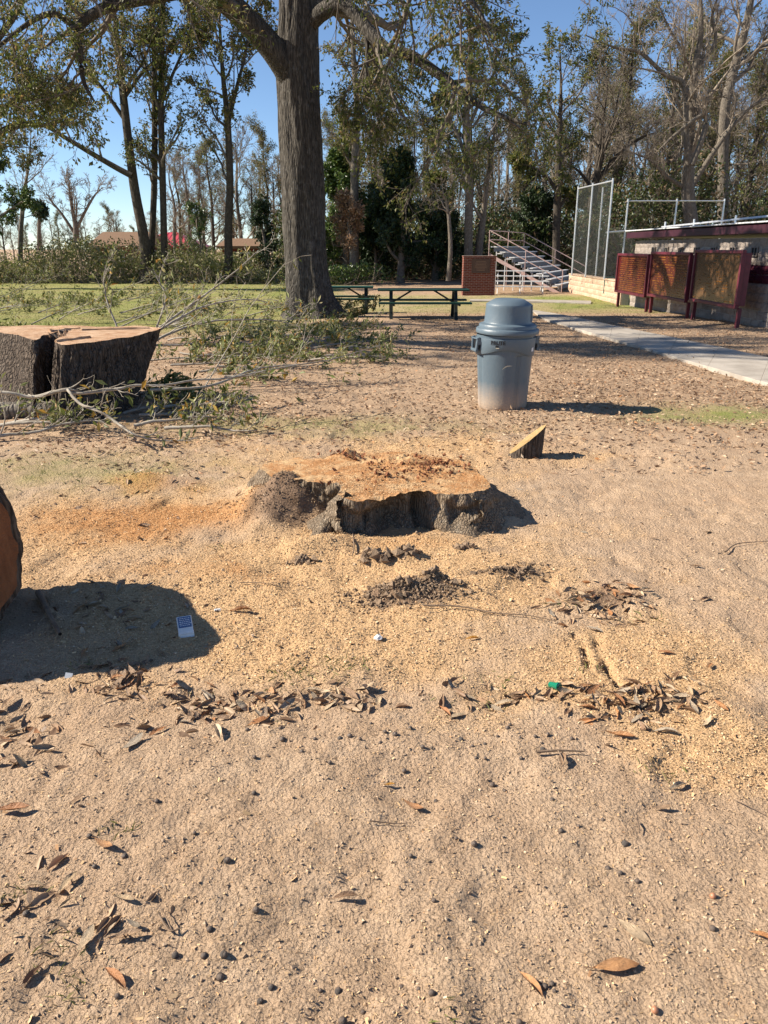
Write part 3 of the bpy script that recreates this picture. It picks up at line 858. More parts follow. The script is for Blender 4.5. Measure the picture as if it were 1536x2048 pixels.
# ------------------------------------------------------------------ houses beyond the field
def house(name, label, px, yD, wpx, eave, ridge, depth, wallm, roofm, hip=0.25, base_row=530, ribs=0, chim=False):
    x = at(px, 480, yD)[0]; w = wpx / FPX * yD
    ze = at(px, eave, yD)[2]; zr = at(px, ridge, yD)[2]; zb = -0.5
    o = empty(name, label, 'house' if w > 4 else 'shed', (x, yD, zb), 0)
    MB().box((0, depth / 2, (ze - zb) / 2), (w - 0.6, depth - 0.6, ze - zb)).put('wall', wallm, o)
    m = MB(); h0, h1 = ze - zb, zr - zb; hx = w * hip
    m.v = [(-w / 2, 0, h0), (w / 2, 0, h0), (w / 2, depth, h0), (-w / 2, depth, h0), (-w / 2 + hx, depth / 2, h1), (w / 2 - hx, depth / 2, h1),
           (-w / 2, 0, h0 - 0.18), (w / 2, 0, h0 - 0.18), (w / 2, depth, h0 - 0.18), (-w / 2, depth, h0 - 0.18)]
    m.f = [(0, 1, 5, 4), (1, 2, 5), (2, 3, 4, 5), (3, 0, 4), (6, 7, 1, 0), (7, 8, 2, 1), (8, 9, 3, 2), (9, 6, 0, 3), (9, 8, 7, 6)]
    rf = m.put('roof', roofm, o)
    if ribs:
        for k in range(ribs):
            u = -w / 2 + (k + 0.5) * w / ribs; tx = max(-w / 2 + hx, min(w / 2 - hx, u)); g = 1 - abs(u - tx) / hx if hx else 1
            MB().beam((u, 0.02, h0 + 0.02), (u, depth / 2 * g, h0 + (h1 - h0) * g + 0.02), 0.05, 0.05).put('rib', roofm, rf)
    n = max(1, int(w / 4))
    for k in range(n):
        wx = (k + 0.5) / n * (w - 1) - (w - 1) / 2
        wi = MB().box((wx, 0.28, h0 * 0.55), (1.2, 0.08, 1.1)).put('window', M_WHITE, o)
        MB().box((wx, 0.235, h0 * 0.55), (1.05, 0.03, 0.95)).put('pane', M_DARK, wi)
    return o, rf
M_HB = plain('house_brick', (0.10, 0.045, 0.03), (0.14, 0.065, 0.045), 6, 0.9)
M_RB = plain('brown_shingle', (0.16, 0.095, 0.055), (0.21, 0.13, 0.08), 9, 0.9, 0.01, 6)
M_RR = plain('red_metal_roof', (0.42, 0.045, 0.055), (0.50, 0.07, 0.075), 3, 0.4)
M_SH = plain('red_shed_board', (0.12, 0.03, 0.02), (0.17, 0.045, 0.03), 6, 0.9)
house('house', 'low brick house with a brown shingle roof beyond the brush bank', 232, 82, 118, 492, 462, 9, M_HB, M_RB, 0.06)
_, rf = house('house', 'house with a bright red metal roof seen between the tree trunks', 322, 96, 120, 492, 463, 10, M_HB, M_RR, 0.4, ribs=14)
house('shed', 'dark red shed with a brown roof at the edge of the wood', 480, 56, 92, 492, 476, 4, M_SH, M_RB, 0.1)

# ------------------------------------------------------------------ trees
M_OAK = barkmat('oak_bark', (0.05, 0.044, 0.037), (0.13, 0.115, 0.098), (0.21, 0.195, 0.175), 1.3, 0.06)
M_BARK = barkmat('grey_bark', (0.05, 0.04, 0.032), (0.105, 0.088, 0.07), (0.15, 0.13, 0.11), 1.5, 0.03)
M_PALE = barkmat('pale_bark', (0.12, 0.10, 0.08), (0.22, 0.19, 0.155), (0.29, 0.26, 0.22), 1.4, 0.03)
M_TWIG = plain('twig_bark', (0.10, 0.08, 0.062), (0.18, 0.15, 0.12), 6, 0.9)
M_TWIGP = plain('pale_twig_bark', (0.16, 0.13, 0.10), (0.26, 0.215, 0.17), 6, 0.9)
OLIVE = [(0.0, (0.05, 0.07, 0.015)), (0.4, (0.10, 0.12, 0.027)), (0.75, (0.17, 0.175, 0.05)), (0.92, (0.25, 0.21, 0.075)), (1.0, (0.30, 0.19, 0.08))]
L_OAK = leafmat('oak_leaf', OLIVE, 0.5, 0.45, 0.3)
L_MIX = leafmat('thin_crown_leaf', [(0.0, (0.07, 0.09, 0.022)), (0.4, (0.13, 0.14, 0.04)), (0.7, (0.21, 0.18, 0.075)), (1.0, (0.33, 0.24, 0.13))], 0.5, 0.45, 0.3)
L_TAN = leafmat('tan_leaf', [(0.0, (0.16, 0.085, 0.045)), (0.5, (0.27, 0.16, 0.09)), (1.0, (0.38, 0.25, 0.15))])
L_GRN = leafmat('magnolia_leaf', [(0.0, (0.03, 0.06, 0.014)), (0.5, (0.065, 0.115, 0.024)), (0.85, (0.12, 0.165, 0.035)), (1.0, (0.18, 0.20, 0.045))], 0.35, 0.2, 0.5)
L_DRK = leafmat('cedar_leaf', [(0.0, (0.010, 0.022, 0.008)), (0.6, (0.022, 0.045, 0.013)), (1.0, (0.045, 0.07, 0.02))], 0.5, 0.15)

# the big oak in the middle
yo = 21.3
def limb(pts): return [at(a, b, y) for a, b, y, r in pts], [r for a, b, y, r in pts]
base = gp(622, 634); yo = base[1]
trunk = limb([(626, 650, yo, 0.66), (619, 590, yo, 0.57), (613, 530, yo, 0.54), (607, 400, yo, 0.56), (599, 250, yo, 0.53), (596, 120, yo, 0.53), (597, 0, yo, 0.48),
              (600, -250, yo, 0.38), (590, -500, yo, 0.26), (615, -750, yo, 0.12)])
limbs = [limb([(592, 190, yo, 0.28), (560, 118, yo - .3, 0.33), (500, 48, yo - .6, 0.30), (440, -5, yo - 1, 0.27), (330, -60, yo - 1.5, 0.22), (150, -120, yo - 2.2, 0.16), (-60, -150, yo - 3, 0.08)]),
         limb([(400, -25, yo - 1.2, 0.16), (330, -12, yo - 1.8, 0.16), (260, 2, yo - 2.2, 0.14), (205, 18, yo - 2.5, 0.12), (158, 55, yo - 2.6, 0.10), (160, 110, yo - 2.7, 0.08), (168, 165, yo - 2.7, 0.05), (190, 205, yo - 2.8, 0.02)]),
         limb([(160, 62, yo - 2.6, 0.07), (110, 28, yo - 2.9, 0.07), (60, 45, yo - 3.1, 0.05), (0, 90, yo - 3.4, 0.04), (-60, 130, yo - 3.6, 0.02)]),
         limb([(600, 70, yo, 0.18), (650, 20, yo - .5, 0.20), (695, 14, yo - .8, 0.17), (735, 60, yo - 1.1, 0.155), (775, 100, yo - 1.4, 0.14), (820, 110, yo - 1.6, 0.125),
               (880, 150, yo - 2.0, 0.11), (930, 190, yo - 2.3, 0.09), (985, 225, yo - 2.8, 0.06), (1060, 250, yo - 3.4, 0.03)]),
         limb([(730, 55, yo - 1.1, 0.06), (735, 100, yo - 1.1, 0.055), (732, 160, yo - 1.2, 0.04), (725, 210, yo - 1.3, 0.02)]),
         limb([(598, -120, yo, 0.24), (700, -220, yo - .5, 0.20), (850, -230, yo - 1.2, 0.15), (1000, -180, yo - 2, 0.10), (1150, -80, yo - 2.6, 0.05)]),
         limb([(598, -60, yo, 0.2), (660, -160, yo - 1.5, 0.18), (780, -170, yo - 3, 0.14), (900, -60, yo - 4.5, 0.08), (980, 60, yo - 5.0, 0.03)]),
         limb([(598, -160, yo, 0.22), (520, -260, yo - 1, 0.18), (380, -260, yo - 2.5, 0.14), (240, -130, yo - 4, 0.08), (130, -20, yo - 4.6, 0.04)]),
         limb([(598, -200, yo, 0.22), (640, -300, yo + 1.5, 0.17), (740, -320, yo + 3.5, 0.11), (860, -260, yo + 5, 0.05)]),
         limb([(598, -160, yo, 0.22), (540, -280, yo + 1.5, 0.17), (430, -330, yo + 3.5, 0.11), (300, -300, yo + 5, 0.05)])]
build_tree('oak_tree', 'massive oak with a thick ridged trunk and spreading limbs, mid-picture', None, trunk, limbs, M_OAK, L_OAK, 4, n1=12, n2=8, n3=7, leaf_n=6,
           leaf=0.10, flare=0.80, fh=0.7, len1=0.34, t0=0.62, s=72, K=90, limb_n=8, up=-0.02, droop=0.7, spread=0.05, lm1=1.3, lm2=0.9, lobes=6, rough=0.13, rmin=0.005, twig_mat=M_TWIG)

def tr(pts, y): return [at(a, b, y) for a, b, r in pts], [r for a, b, r in pts]
yb = 46
build_tree('oak_tree', 'leaning tree with one long low limb reaching out over the brown roof', None,
           tr([(292, 562, .30), (288, 480, .29), (268, 370, .25), (252, 240, .21), (240, 130, .17), (228, 20, .11), (215, -120, .05)], yb),
           [tr([(264, 352, .16), (232, 335, .15), (180, 305, .13), (130, 275, .11), (80, 250, .08), (20, 262, .05), (-40, 300, .02)], yb - 1),
            tr([(250, 240, .12), (215, 190, .10), (170, 130, .07), (140, 60, .03)], yb), tr([(246, 200, .1), (290, 140, .08), (350, 90, .05), (400, 60, .02)], yb)],
           M_BARK, L_MIX, 21, n1=11, n2=8, n3=7, leaf_n=5, leaf=0.20, twig_mat=M_TWIG, t0=0.5, spread=0.06)
build_tree('oak_tree', 'straight dark trunk just beside its twin, the left of the close pair', None,
           tr([(300, 562, .19), (304, 480, .18), (309, 350, .17), (309, 200, .15), (308, 90, .13), (300, -60, .05)], yb + 1), [],
           M_BARK, L_OAK, 22, n1=16, n2=8, n3=7, leaf_n=5, leaf=0.16, twig_mat=M_TWIG, t0=0.35, len1=0.25, spread=0.06)
build_tree('oak_tree', 'straight dark trunk just beside its twin, the right of the close pair', None,
           tr([(329, 562, .20), (328, 480, .19), (325, 350, .18), (322, 220, .16), (324, 90, .14), (330, -60, .05)], yb), [tr([(321, 210, .1), (345, 150, .08), (375, 80, .05), (395, 20, .02)], yb)],
           M_BARK, L_OAK, 23, n1=16, n2=8, n3=7, leaf_n=5, leaf=0.16, twig_mat=M_TWIG, t0=0.35, len1=0.25, spread=0.06)
build_tree('oak_tree', 'slim grey tree forking high up, in front of the red shed', None,
           tr([(458, 560, .24), (457, 460, .22), (460, 360, .20), (455, 240, .17), (446, 150, .12), (440, 60, .07), (436, -60, .03)], yb),
           [tr([(456, 250, .12), (472, 180, .10), (490, 110, .07), (500, 30, .03)], yb)],
           M_BARK, L_MIX, 24, n1=14, n2=8, n3=7, leaf_n=5, leaf=0.19, twig_mat=M_TWIG, t0=0.3, len1=0.30, spread=0.06)
build_tree('oak_tree', 'slender lit trunk rising straight out of the shrubs, close right of the oak', None,
           tr([(708, 562, .26), (710, 460, .24), (709, 340, .22), (714, 220, .18), (706, 100, .14), (702, -40, .06)], 48), [tr([(712, 240, .1), (735, 180, .08), (760, 110, .04)], 48)],
           M_PALE, L_MIX, 25, n1=16, n2=8, n3=7, leaf_n=5, leaf=0.18, twig_mat=M_TWIG, t0=0.35, len1=0.28, spread=0.06)
build_tree('tree', 'tall grey trunk standing behind the brick monument', None,
           tr([(937, 570, .28), (937, 480, .25), (938, 360, .22), (932, 240, .19), (940, 120, .14), (935, -40, .06)], 47),
           [tr([(937, 330, .12), (915, 270, .11), (890, 220, .08), (860, 180, .04)], 47), tr([(936, 260, .1), (965, 190, .09), (1000, 120, .06), (1020, 40, .03)], 47)],
           M_PALE, L_OAK, 26, n1=15, n2=8, n3=7, leaf_n=6, leaf=0.18, twig_mat=M_TWIG, t0=0.3, len1=0.30, spread=0.06)
build_tree('tree', 'crooked pale trunk leaning out beside the tall one behind the monument', None,
           tr([(955, 570, .24), (958, 500, .22), (966, 440, .18), (972, 380, .13), (985, 300, .08), (990, 240, .03)], 47.5), [],
           M_PALE, L_MIX, 27, n1=12, n2=6, n3=5, leaf_n=2, leaf=0.16, twig_mat=M_TWIGP, t0=0.35, len1=0.4, spread=0.12)
build_tree('tree', 'thin bleached snag with tangled bare twigs in front of dark shrubs', None,
           tr([(897, 562, .13), (901, 500, .12), (898, 440, .10), (893, 405, .07), (885, 380, .03)], 44), [],
           M_PALE, None, 28, n1=12, n2=6, n3=4, leaf_n=0, twig_mat=M_TWIGP, t0=0.5, len1=0.55, up=-0.1)
build_tree('tree', 'dark forked tree with drooping leaves behind the bleachers', None,
           tr([(1112, 560, .26), (1113, 460, .24), (1116, 350, .20), (1119, 260, .15), (1122, 180, .08), (1120, 100, .03)], 50),
           [tr([(1113, 380, .12), (1090, 350, .11), (1065, 335, .08), (1040, 330, .04)], 50), tr([(1116, 420, .1), (1135, 395, .09), (1160, 400, .05)], 50)],
           M_BARK, L_OAK, 29, n1=14, n2=8, n3=7, leaf_n=5, leaf=0.18, twig_mat=M_TWIG, t0=0.3, len1=0.36, spread=0.06)
build_tree('tree', 'reddish multi-stemmed bare tree rising behind the backstop', None,
           tr([(1180, 560, .30), (1182, 440, .28), (1190, 370, .24), (1205, 310, .16), (1222, 260, .10), (1240, 180, .04)], 54),
           [tr([(1188, 372, .16), (1196, 320, .13), (1205, 250, .10), (1215, 170, .05)], 54), tr([(1190, 365, .13), (1235, 310, .11), (1275, 280, .08), (1310, 265, .04)], 54),
            tr([(1186, 380, .12), (1160, 345, .09), (1130, 325, .05)], 54)],
           M_BARK, None, 30, n1=12, n2=8, n3=6, leaf_n=0, twig_mat=M_TWIG, t0=0.4, len1=0.4, n4=3, rmin=0.009)
build_tree('tree', 'huge pale bare tree with broad gnarled crown rising over the dugout', None,
           tr([(1388, 600, 0.432), (1386, 480, 0.418), (1376, 390, 0.389), (1378, 300, 0.302), (1384, 220, 0.245), (1390, 140, 0.202), (1402, 60, 0.144), (1398, -60, 0.072)], 50),
           [tr([(1375, 330, 0.180), (1372, 260, 0.158), (1368, 170, 0.144), (1330, 150, 0.122), (1280, 105, 0.094), (1230, 95, 0.065), (1170, 70, 0.029)], 49),
            tr([(1384, 330, 0.158), (1410, 260, 0.144), (1405, 230, 0.115), (1350, 270, 0.086), (1318, 300, 0.043)], 48),
            tr([(1390, 140, 0.130), (1430, 85, 0.101), (1425, 30, 0.072), (1450, -40, 0.036)], 50), tr([(1390, 160, 0.101), (1362, 100, 0.086), (1330, 40, 0.058), (1300, -30, 0.029)], 50),
            tr([(1385, 370, 0.187), (1430, 300, 0.144), (1475, 240, 0.108), (1525, 200, 0.072), (1580, 190, 0.036)], 51), tr([(1376, 380, 0.144), (1330, 350, 0.101), (1300, 320, 0.065), (1250, 300, 0.036)], 50)],
           M_PALE, None, 31, n1=13, n2=8, n3=6, leaf_n=0, twig_mat=M_TWIGP, t0=0.35, len1=0.36, n4=3, rmin=0.009, limb_n=9, s=24)
build_tree('tree', 'pale smooth trunk slanting up to the top right corner of the photo', None,
           tr([(1445, 600, .36), (1446, 420, .34), (1448, 240, .32), (1465, 150, .28), (1490, 60, .24), (1508, -40, .16), (1520, -160, .06)], 56),
           [tr([(1470, 140, .16), (1500, 110, .13), (1540, 90, .08), (1590, 80, .04)], 56)],
           M_PALE, None, 32, n1=12, n2=8, n3=6, leaf_n=0, twig_mat=M_TWIGP, t0=0.45, len1=0.32, n4=3, rmin=0.009)
# bare tree and pine far off on the left
build_tree('tree', 'small bare winter tree against the open sky, above the brown roof', None,
           tr([(150, 500, .28), (152, 460, .26), (146, 425, .16), (140, 390, .09), (138, 360, .04)], 75),
           [tr([(151, 470, .15), (125, 430, .12), (105, 405, .08), (92, 385, .03)], 75), tr([(152, 460, .15), (172, 420, .12), (190, 390, .08), (205, 375, .03)], 75)],
           M_TWIG, None, 33, n1=12, n2=8, n3=6, leaf_n=0, twig_mat=M_TWIGP, t0=0.3, len1=0.5, rmin=0.012, n4=2, ang=(0.3, 0.8))
build_tree('pine_tree', 'small round-headed dark pine on the skyline, at the far left', None,
           tr([(78, 500, .22), (78, 465, .2), (79, 435, .16), (80, 422, .06)], 90), [], M_TWIG, L_DRK, 34, n1=14, n2=5, n3=4, leaf_n=8, leaf=0.35, t0=0.6, len1=0.32, rmin=0.015, spread=0.2)
build_tree('evergreen_tree', 'dark glossy evergreen cut off by the edge of the photo, above the brush', None,
           tr([(-30, 560, .3), (-28, 480, .28), (-20, 400, .2), (-12, 340, .1), (-10, 300, .04)], 47), [tr([(-24, 450, .1), (20, 420, .08), (50, 400, .04)], 46)],
           M_TWIG, L_GRN, 35, n1=16, n2=7, n3=5, leaf_n=8, leaf=0.18, t0=0.15, len1=0.30, spread=0.06)
build_tree('tree', 'thin bare tree hung with fine twigs, beside the dark evergreen', None,
           tr([(40, 560, .16), (42, 460, .14), (50, 380, .10), (58, 320, .06), (62, 270, .02)], 50), [],
           M_PALE, None, 36, n1=14, n2=8, n3=6, leaf_n=0, twig_mat=M_TWIGP, t0=0.25, len1=0.36, rmin=0.008, n4=2)
build_tree('oak_tree', 'half-bare oak reaching in over the top left corner', None,
           tr([(-140, 570, .5), (-120, 420, .45), (-110, 300, .40), (-100, 200, .3), (-90, 80, .2), (-80, -60, .1)], 40),
           [tr([(-108, 300, .22), (-40, 285, .18), (5, 262, .16), (40, 248, .12), (90, 250, .09), (130, 235, .04)], 40),
            tr([(-100, 200, .2), (-30, 110, .16), (30, 30, .12), (60, -40, .06)], 40), tr([(-30, 285, .1), (15, 210, .09), (60, 195, .07), (130, 185, .03)], 39.5)],
           M_BARK, L_MIX, 37, n1=12, n2=8, n3=7, leaf_n=6, leaf=0.17, twig_mat=M_TWIG, t0=0.4, len1=0.34, spread=0.06)
# an oak out of view to the left, whose shadow dapples the leaf litter by the path
build_tree('oak_tree', 'tall oak standing out of view beyond the left edge', None,
           ([np.array(q) for q in ((-15.5, 14.8, -.3), (-15.4, 14.8, 4), (-15.0, 14.6, 8), (-15.2, 14.8, 12), (-15, 14.8, 16.5))], [.38, .34, .28, .2, .06]), [],
           M_OAK, L_OAK, 38, n1=24, n2=8, n3=7, leaf_n=8, leaf=0.15, twig_mat=M_TWIG, t0=0.5, len1=0.34, spread=0.06, lm1=1.5, lm2=0.9)
# evergreens and understorey at the edge of the wood
def bush(name, label, px, yD, top, wpx, lm, seed, n=14, leaf=0.2, leaf_n=9, bark=None, cat='evergreen', base=562, n2=8, n3=6, up=0.2, t0=0.08, lpow=0.75, n4=0):
    zt = at(px, top, yD)[2]; x = at(px, 520, yD)[0]; z0 = -0.55
    h = zt - z0; w = wpx / FPX * yD
    pts = [np.array([x, yD, z0]), np.array([x + .1, yD, z0 + h * .35]), np.array([x - .08, yD, z0 + h * .7]), np.array([x, yD, zt - 0.25 * h * .5])]
    return build_tree(name, label, None, (pts, [0.03 * h, .024 * h, .014 * h, .004 * h]), [], bark or M_TWIG, lm, seed, n1=n, n2=n2, n3=n3, leaf_n=leaf_n, leaf=leaf,
                      t0=t0, len1=0.5 * w / h * 1.1, up=up, spread=leaf * 0.4, ang=(0.8, 1.4), cat=cat, lpow=lpow, len2=0.5, n4=n4)
bush('magnolia_tree', 'bright green broad evergreen showing just right of the oak trunk', 690, 50, 285, 190, L_GRN, 41, 34, 0.24, 8)
bush('cedar_tree', 'dark pointed cedar at the middle of the wood edge', 800, 47, 300, 190, L_DRK, 42, 40, 0.22, 10)
bush('holly_tree', 'broad dark holly filling the gap between cedar and bleached snag', 868, 49.5, 400, 150, L_DRK, 48, 26, 0.22, 8)
bush('holly_tree', 'low dark holly under the dead-leaved small tree', 748, 48.5, 430, 130, L_DRK, 49, 24, 0.2, 8)
bush('holly_tree', 'dark evergreen behind the bleachers', 1068, 52, 370, 140, L_DRK, 43, 26, 0.22, 8)
bush('beech_tree', 'small tree hung with dead pinkish tan leaves in front of the evergreens', 700, 45, 385, 105, L_TAN, 44, 18, 0.17, 4, M_PALE, 'tree', t0=0.3)
bush('evergreen_tree', 'olive evergreen tree between cedar and tall grey trunk', 870, 51, 330, 110, L_OAK, 45, 22, 0.2, 6)
bush('evergreen_tree', 'small dark evergreen left of the oak trunk beside the shed', 530, 49, 400, 90, L_DRK, 46, 20, 0.18, 4)
bush('evergreen_tree', 'scrubby evergreen sapling between the slim grey tree and the paired trunks', 402, 52, 400, 60, L_GRN, 47, 16, 0.16, 3)

# the wood behind: copies of three bare trees
def proto(seed, h, leafm, leaf_n, **k):
    pts = [np.array([0, 0, 0.]), np.array([.1 * (seed % 3), .1, h * .3]), np.array([-.2, 0, h * .6]), np.array([.2, .1, h * .85]), np.array([0, 0, h])]
    kw = dict(n1=18, n2=8, n3=6, leaf_n=leaf_n, leaf=0.2, t0=0.12, len1=0.34, rmin=0.013, n4=3, up=0.25, spread=0.2); kw.update(k)
    return build_tree('bare_tree', 'x', None, (pts, [.27, .22, .16, .10, .03]), [], M_PALE if seed % 2 else M_BARK, leafm, seed,
                      twig_mat=M_TWIGP if seed % 2 else M_TWIG, **kw)[0]
protos = [proto(51, 15, None, 0), proto(52, 17, L_MIX, 3), proto(53, 13, None, 0, up=0.1, len1=0.45), proto(54, 15, L_OAK, 1)]
def copy_tree(o, parent=None):
    c = o.copy(); COL.objects.link(c); c.parent = parent
    for ch in list(o.children): copy_tree(ch, c)
    return c
rw = random.Random(8)
wood = []
for k in range(22): wood.append((640 + k * 44 + rw.uniform(-16, 16), rw.uniform(58, 64), 0, rw.uniform(0.5, 0.8)))
for k in range(26): wood.append((625 + k * 38 + rw.uniform(-16, 16), rw.uniform(68, 80), 1, rw.uniform(0.6, 0.85)))
for k in range(22): wood.append((625 + k * 45 + rw.uniform(-16, 16), rw.uniform(84, 100), 1, rw.uniform(0.7, 1.0)))
for k in range(15): wood.append((350 + k * 17 + rw.uniform(-8, 8), rw.uniform(62, 90), 2, rw.uniform(0.5, 0.75)))
for k in range(34): wood.append((-40 + k * 13 + rw.uniform(-8, 8), rw.uniform(104, 135), 3, rw.uniform(0.28, 0.5)))
labs = ['bare grey tree in the front rank of the wood', 'bare tree deep in the wood, behind the front rank', 'bare tree in the gap between oak trunk and paired trunks', 'far bare tree on the skyline behind the houses']
grps = ['front rank of the wood', 'trees deep in the wood', 'trees in the gap left of the oak', 'trees on the skyline behind the houses']
used = set()
for i, (px, yD, zone, sc) in enumerate(wood):
    k = i % 4
    o = protos[k] if k not in used else copy_tree(protos[k])
    used.add(k)
    o.location = (float(at(px, 520, yD)[0]), yD, -0.6)
    o.scale = (sc, sc, sc * rw.uniform(0.9, 1.1)); o.rotation_euler = (0, 0, rw.uniform(0, 6.28))
    if zone < 2 and px > 1120: o.scale = (sc * 1.3,) * 3
    if zone < 2:
        wh = ('close right of the oak trunk' if px < 760 else 'above the cedars' if px < 900 else 'above the brick monument' if px < 1000 else 'above the bleachers' if px < 1130
              else 'behind the backstop' if px < 1240 else 'over the far half of the dugout' if px < 1390 else 'over the near half of the dugout' if px < 1540 else 'beyond the right edge of the photo')
        rank = 'front rank of the wood' if zone == 0 else 'second rank of the wood' if yD < 82 else 'hindmost rank of the wood'
        o['label'] = 'bare tree in the %s, %s' % (rank, wh); o['group'] = '%s, %s' % (rank, wh)
    elif zone == 2:
        wh = 'beside the paired trunks' if px < 430 else 'behind the slim forked tree' if px < 510 else 'close left of the oak trunk'
        o['label'] = 'bare tree in the gap behind the lawn, ' + wh; o['group'] = 'trees in the gap, ' + wh
    else:
        wh = 'left of the brown roof' if px < 175 else 'above the brown roof' if px < 285 else 'above the red roof'
        o['label'] = 'far bare tree low on the skyline, ' + wh; o['group'] = 'skyline trees ' + wh

# undergrowth along the wood and the bank of cut brush across the field
def mass(r, n, xy, hfun, size, tw, lmat, tmat, name, label, cat, asp=0.45):
    x, y = xy(r, n); z = H(x, y) + hfun(x, y) * r.random(n) ** 0.8
    v, f = leaf_quads(r, np.stack([x, y, z], -1), unit(r.normal(size=(n, 3)) + [0, 0, -.1]), size, asp)
    root = link(name, npmesh(name, v, [f], False), lmat, label=label, cat=cat, kind='stuff')
    x, y = xy(r, tw); h = hfun(x, y); p0 = np.stack([x, y, H(x, y)], -1)
    d = unit(r.normal(size=(tw, 3)) * [0.8, 0.8, 0.4] + [0.1, 0, 0.5]); L = h * (0.5 + 0.8 * r.random(tw))
    P = p0[:, None] + d[:, None] * L[:, None, None] * np.linspace(0, 1, 4)[None, :, None] + r.normal(size=(tw, 4, 3)) * 0.10
    Q, QR = sprout(r, P, np.full((tw, 4), 0.018), 4, 0.2, 1, (0.4, 1.0), 0.5, 4, 0.6, 0.05, 0.2, 0.006)
    v, f = join([tubes(P, np.full((tw, 4), 0.018) * np.linspace(1, .4, 4), 3), tubes(Q, QR, 3)])
    link('stems', npmesh('stems', v, f), tmat, root, kind='stuff')
r = np.random.default_rng(70)
L_UND = leafmat('undergrowth_leaf', [(0.0, (0.02, 0.035, 0.010)), (0.5, (0.06, 0.085, 0.022)), (0.78, (0.11, 0.125, 0.035)), (0.88, (0.16, 0.10, 0.05)), (1.0, (0.26, 0.17, 0.10))])
mass(r, 70000, lambda r, n: ((lambda yy: ((560 + 1020 * r.random(n) - 768) / FPX * yy, yy))(51 + 16 * r.random(n) ** 1.3)), lambda x, y: 1.0 + 6.0 * fbm(x * .35, y * .35, 71) ** 1.5 * (1 + 0.8 * sstep(10, 22, x)),
     0.26, 1900, L_UND, M_TWIG, 'undergrowth', 'dark tangled undergrowth along the foot of the wood', 'undergrowth')
L_BRU = leafmat('brush_leaf', [(0.0, (0.10, 0.125, 0.03)), (0.4, (0.19, 0.205, 0.06)), (0.7, (0.29, 0.275, 0.11)), (0.9, (0.36, 0.30, 0.15)), (1.0, (0.48, 0.42, 0.32))], 0.5, 0.3)
mass(r, 30000, lambda r, n: (-27 + 21 * r.random(n), 45.5 + 5 * r.random(n)), lambda x, y: (0.25 + 3.4 * fbm(x * .6, y * .6, 72) ** 1.3) * (1 - 0.35 * sstep(-14, -6, x)), 0.17, 800, L_BRU, M_TWIGP, 'brush_bank',
     'long grey-green bank of cut brush across the far side of the lawn', 'brush')
mass(r, 2500, lambda r, n: (at(690, 545, 50)[0] + r.normal(size=n) * 1.3, 44 + 1.5 * r.random(n)), lambda x, y: 0.35 + 0 * x + 1.1 * fbm(x, y, 73), 0.15, 60, L_GRN, M_TWIG, 'weeds',
     'patch of bright green weeds at the wood edge beside the oak', 'weeds')

# ------------------------------------------------------------------ stumps
def cutwood(name, c1, c2, dust, dust_amt=0.5, ring=28, grain=(1, 7, 1), lo=0.42, hi=0.6):
    t = NT(name); v = t.obj()
    d = t.n('VectorMath', {0: v}, operation='LENGTH').outputs['Value']
    d = t.math('ADD', t.math('MULTIPLY', d, ring), t.math('MULTIPLY', t.noise(v, 3, 3), 7))
    w = t.math('SINE', t.math('MULTIPLY', d, 3.0))
    c = t.mix(t.ramp(w, [(0.0, 0.0), (1.0, 0.6)]), c1, c2)
    g = t.noise(t.scaled(v, grain), 9, 5, 0.65)
    c = t.mix(t.ramp(g, [(0.35, 0.0), (0.65, 0.8)]), c, tuple(k * 0.62 for k in c1))
    c = t.mix(t.math('MULTIPLY', t.ramp(t.noise(v, 5, 5, 0.7), [(lo, 0.0), (hi, 1.0)]), dust_amt), c, dust)
    h = t.math('ADD', t.math('MULTIPLY', g, 0.6), t.noise(v, 60, 4, 0.7))
    return t.pb(c, 0.85, t.bump(h, 0.012), 0.15)
M_CUT = cutwood('fresh_cut_wood', (0.46, 0.23, 0.095), (0.60, 0.36, 0.18), (0.60, 0.42, 0.23), 0.7, 20, (1.2, 14, 1), 0.48, 0.60)
M_CUT2 = cutwood('split_cut_wood', (0.44, 0.25, 0.14), (0.60, 0.40, 0.25), (0.64, 0.47, 0.32), 0.5)
M_CUT3 = cutwood('log_end_wood', (0.25, 0.105, 0.05), (0.33, 0.15, 0.07), (0.22, 0.095, 0.045), 0.4, 20)
M_CUT4 = cutwood('yellow_cut_wood', (0.36, 0.235, 0.10), (0.46, 0.32, 0.15), (0.48, 0.35, 0.18), 0.6, 45)
M_SBARK = barkmat('stump_bark', (0.15, 0.108, 0.072), (0.31, 0.24, 0.17), (0.42, 0.355, 0.27), 4.5, 0.02)
M_SBARK2 = barkmat('rough_dark_bark', (0.055, 0.042, 0.033), (0.15, 0.115, 0.088), (0.22, 0.18, 0.145), 2.2, 0.045)
M_ROT = plain('rotten_heartwood', (0.09, 0.035, 0.02), (0.36, 0.15, 0.07), 30, 0.95, 0.02, 60)

def pz(px, py, z):
    d = ray(px, py); t_ = (z - CAM_H) / d[2]; return np.array([d[0] * t_, d[1] * t_])
def closed(pts, n):
    p = np.array(pts); k = len(p)
    s = np.arange(n) * k / n; i = s.astype(int); f = (s - i)[:, None]
    a, b, c, d = p[(i - 1) % k], p[i % k], p[(i + 1) % k], p[(i + 2) % k]
    return 0.5 * (2 * b + (c - a) * f + (2 * a - 5 * b + 4 * c - d) * f ** 2 + (3 * b - a - 3 * c + d) * f ** 3)

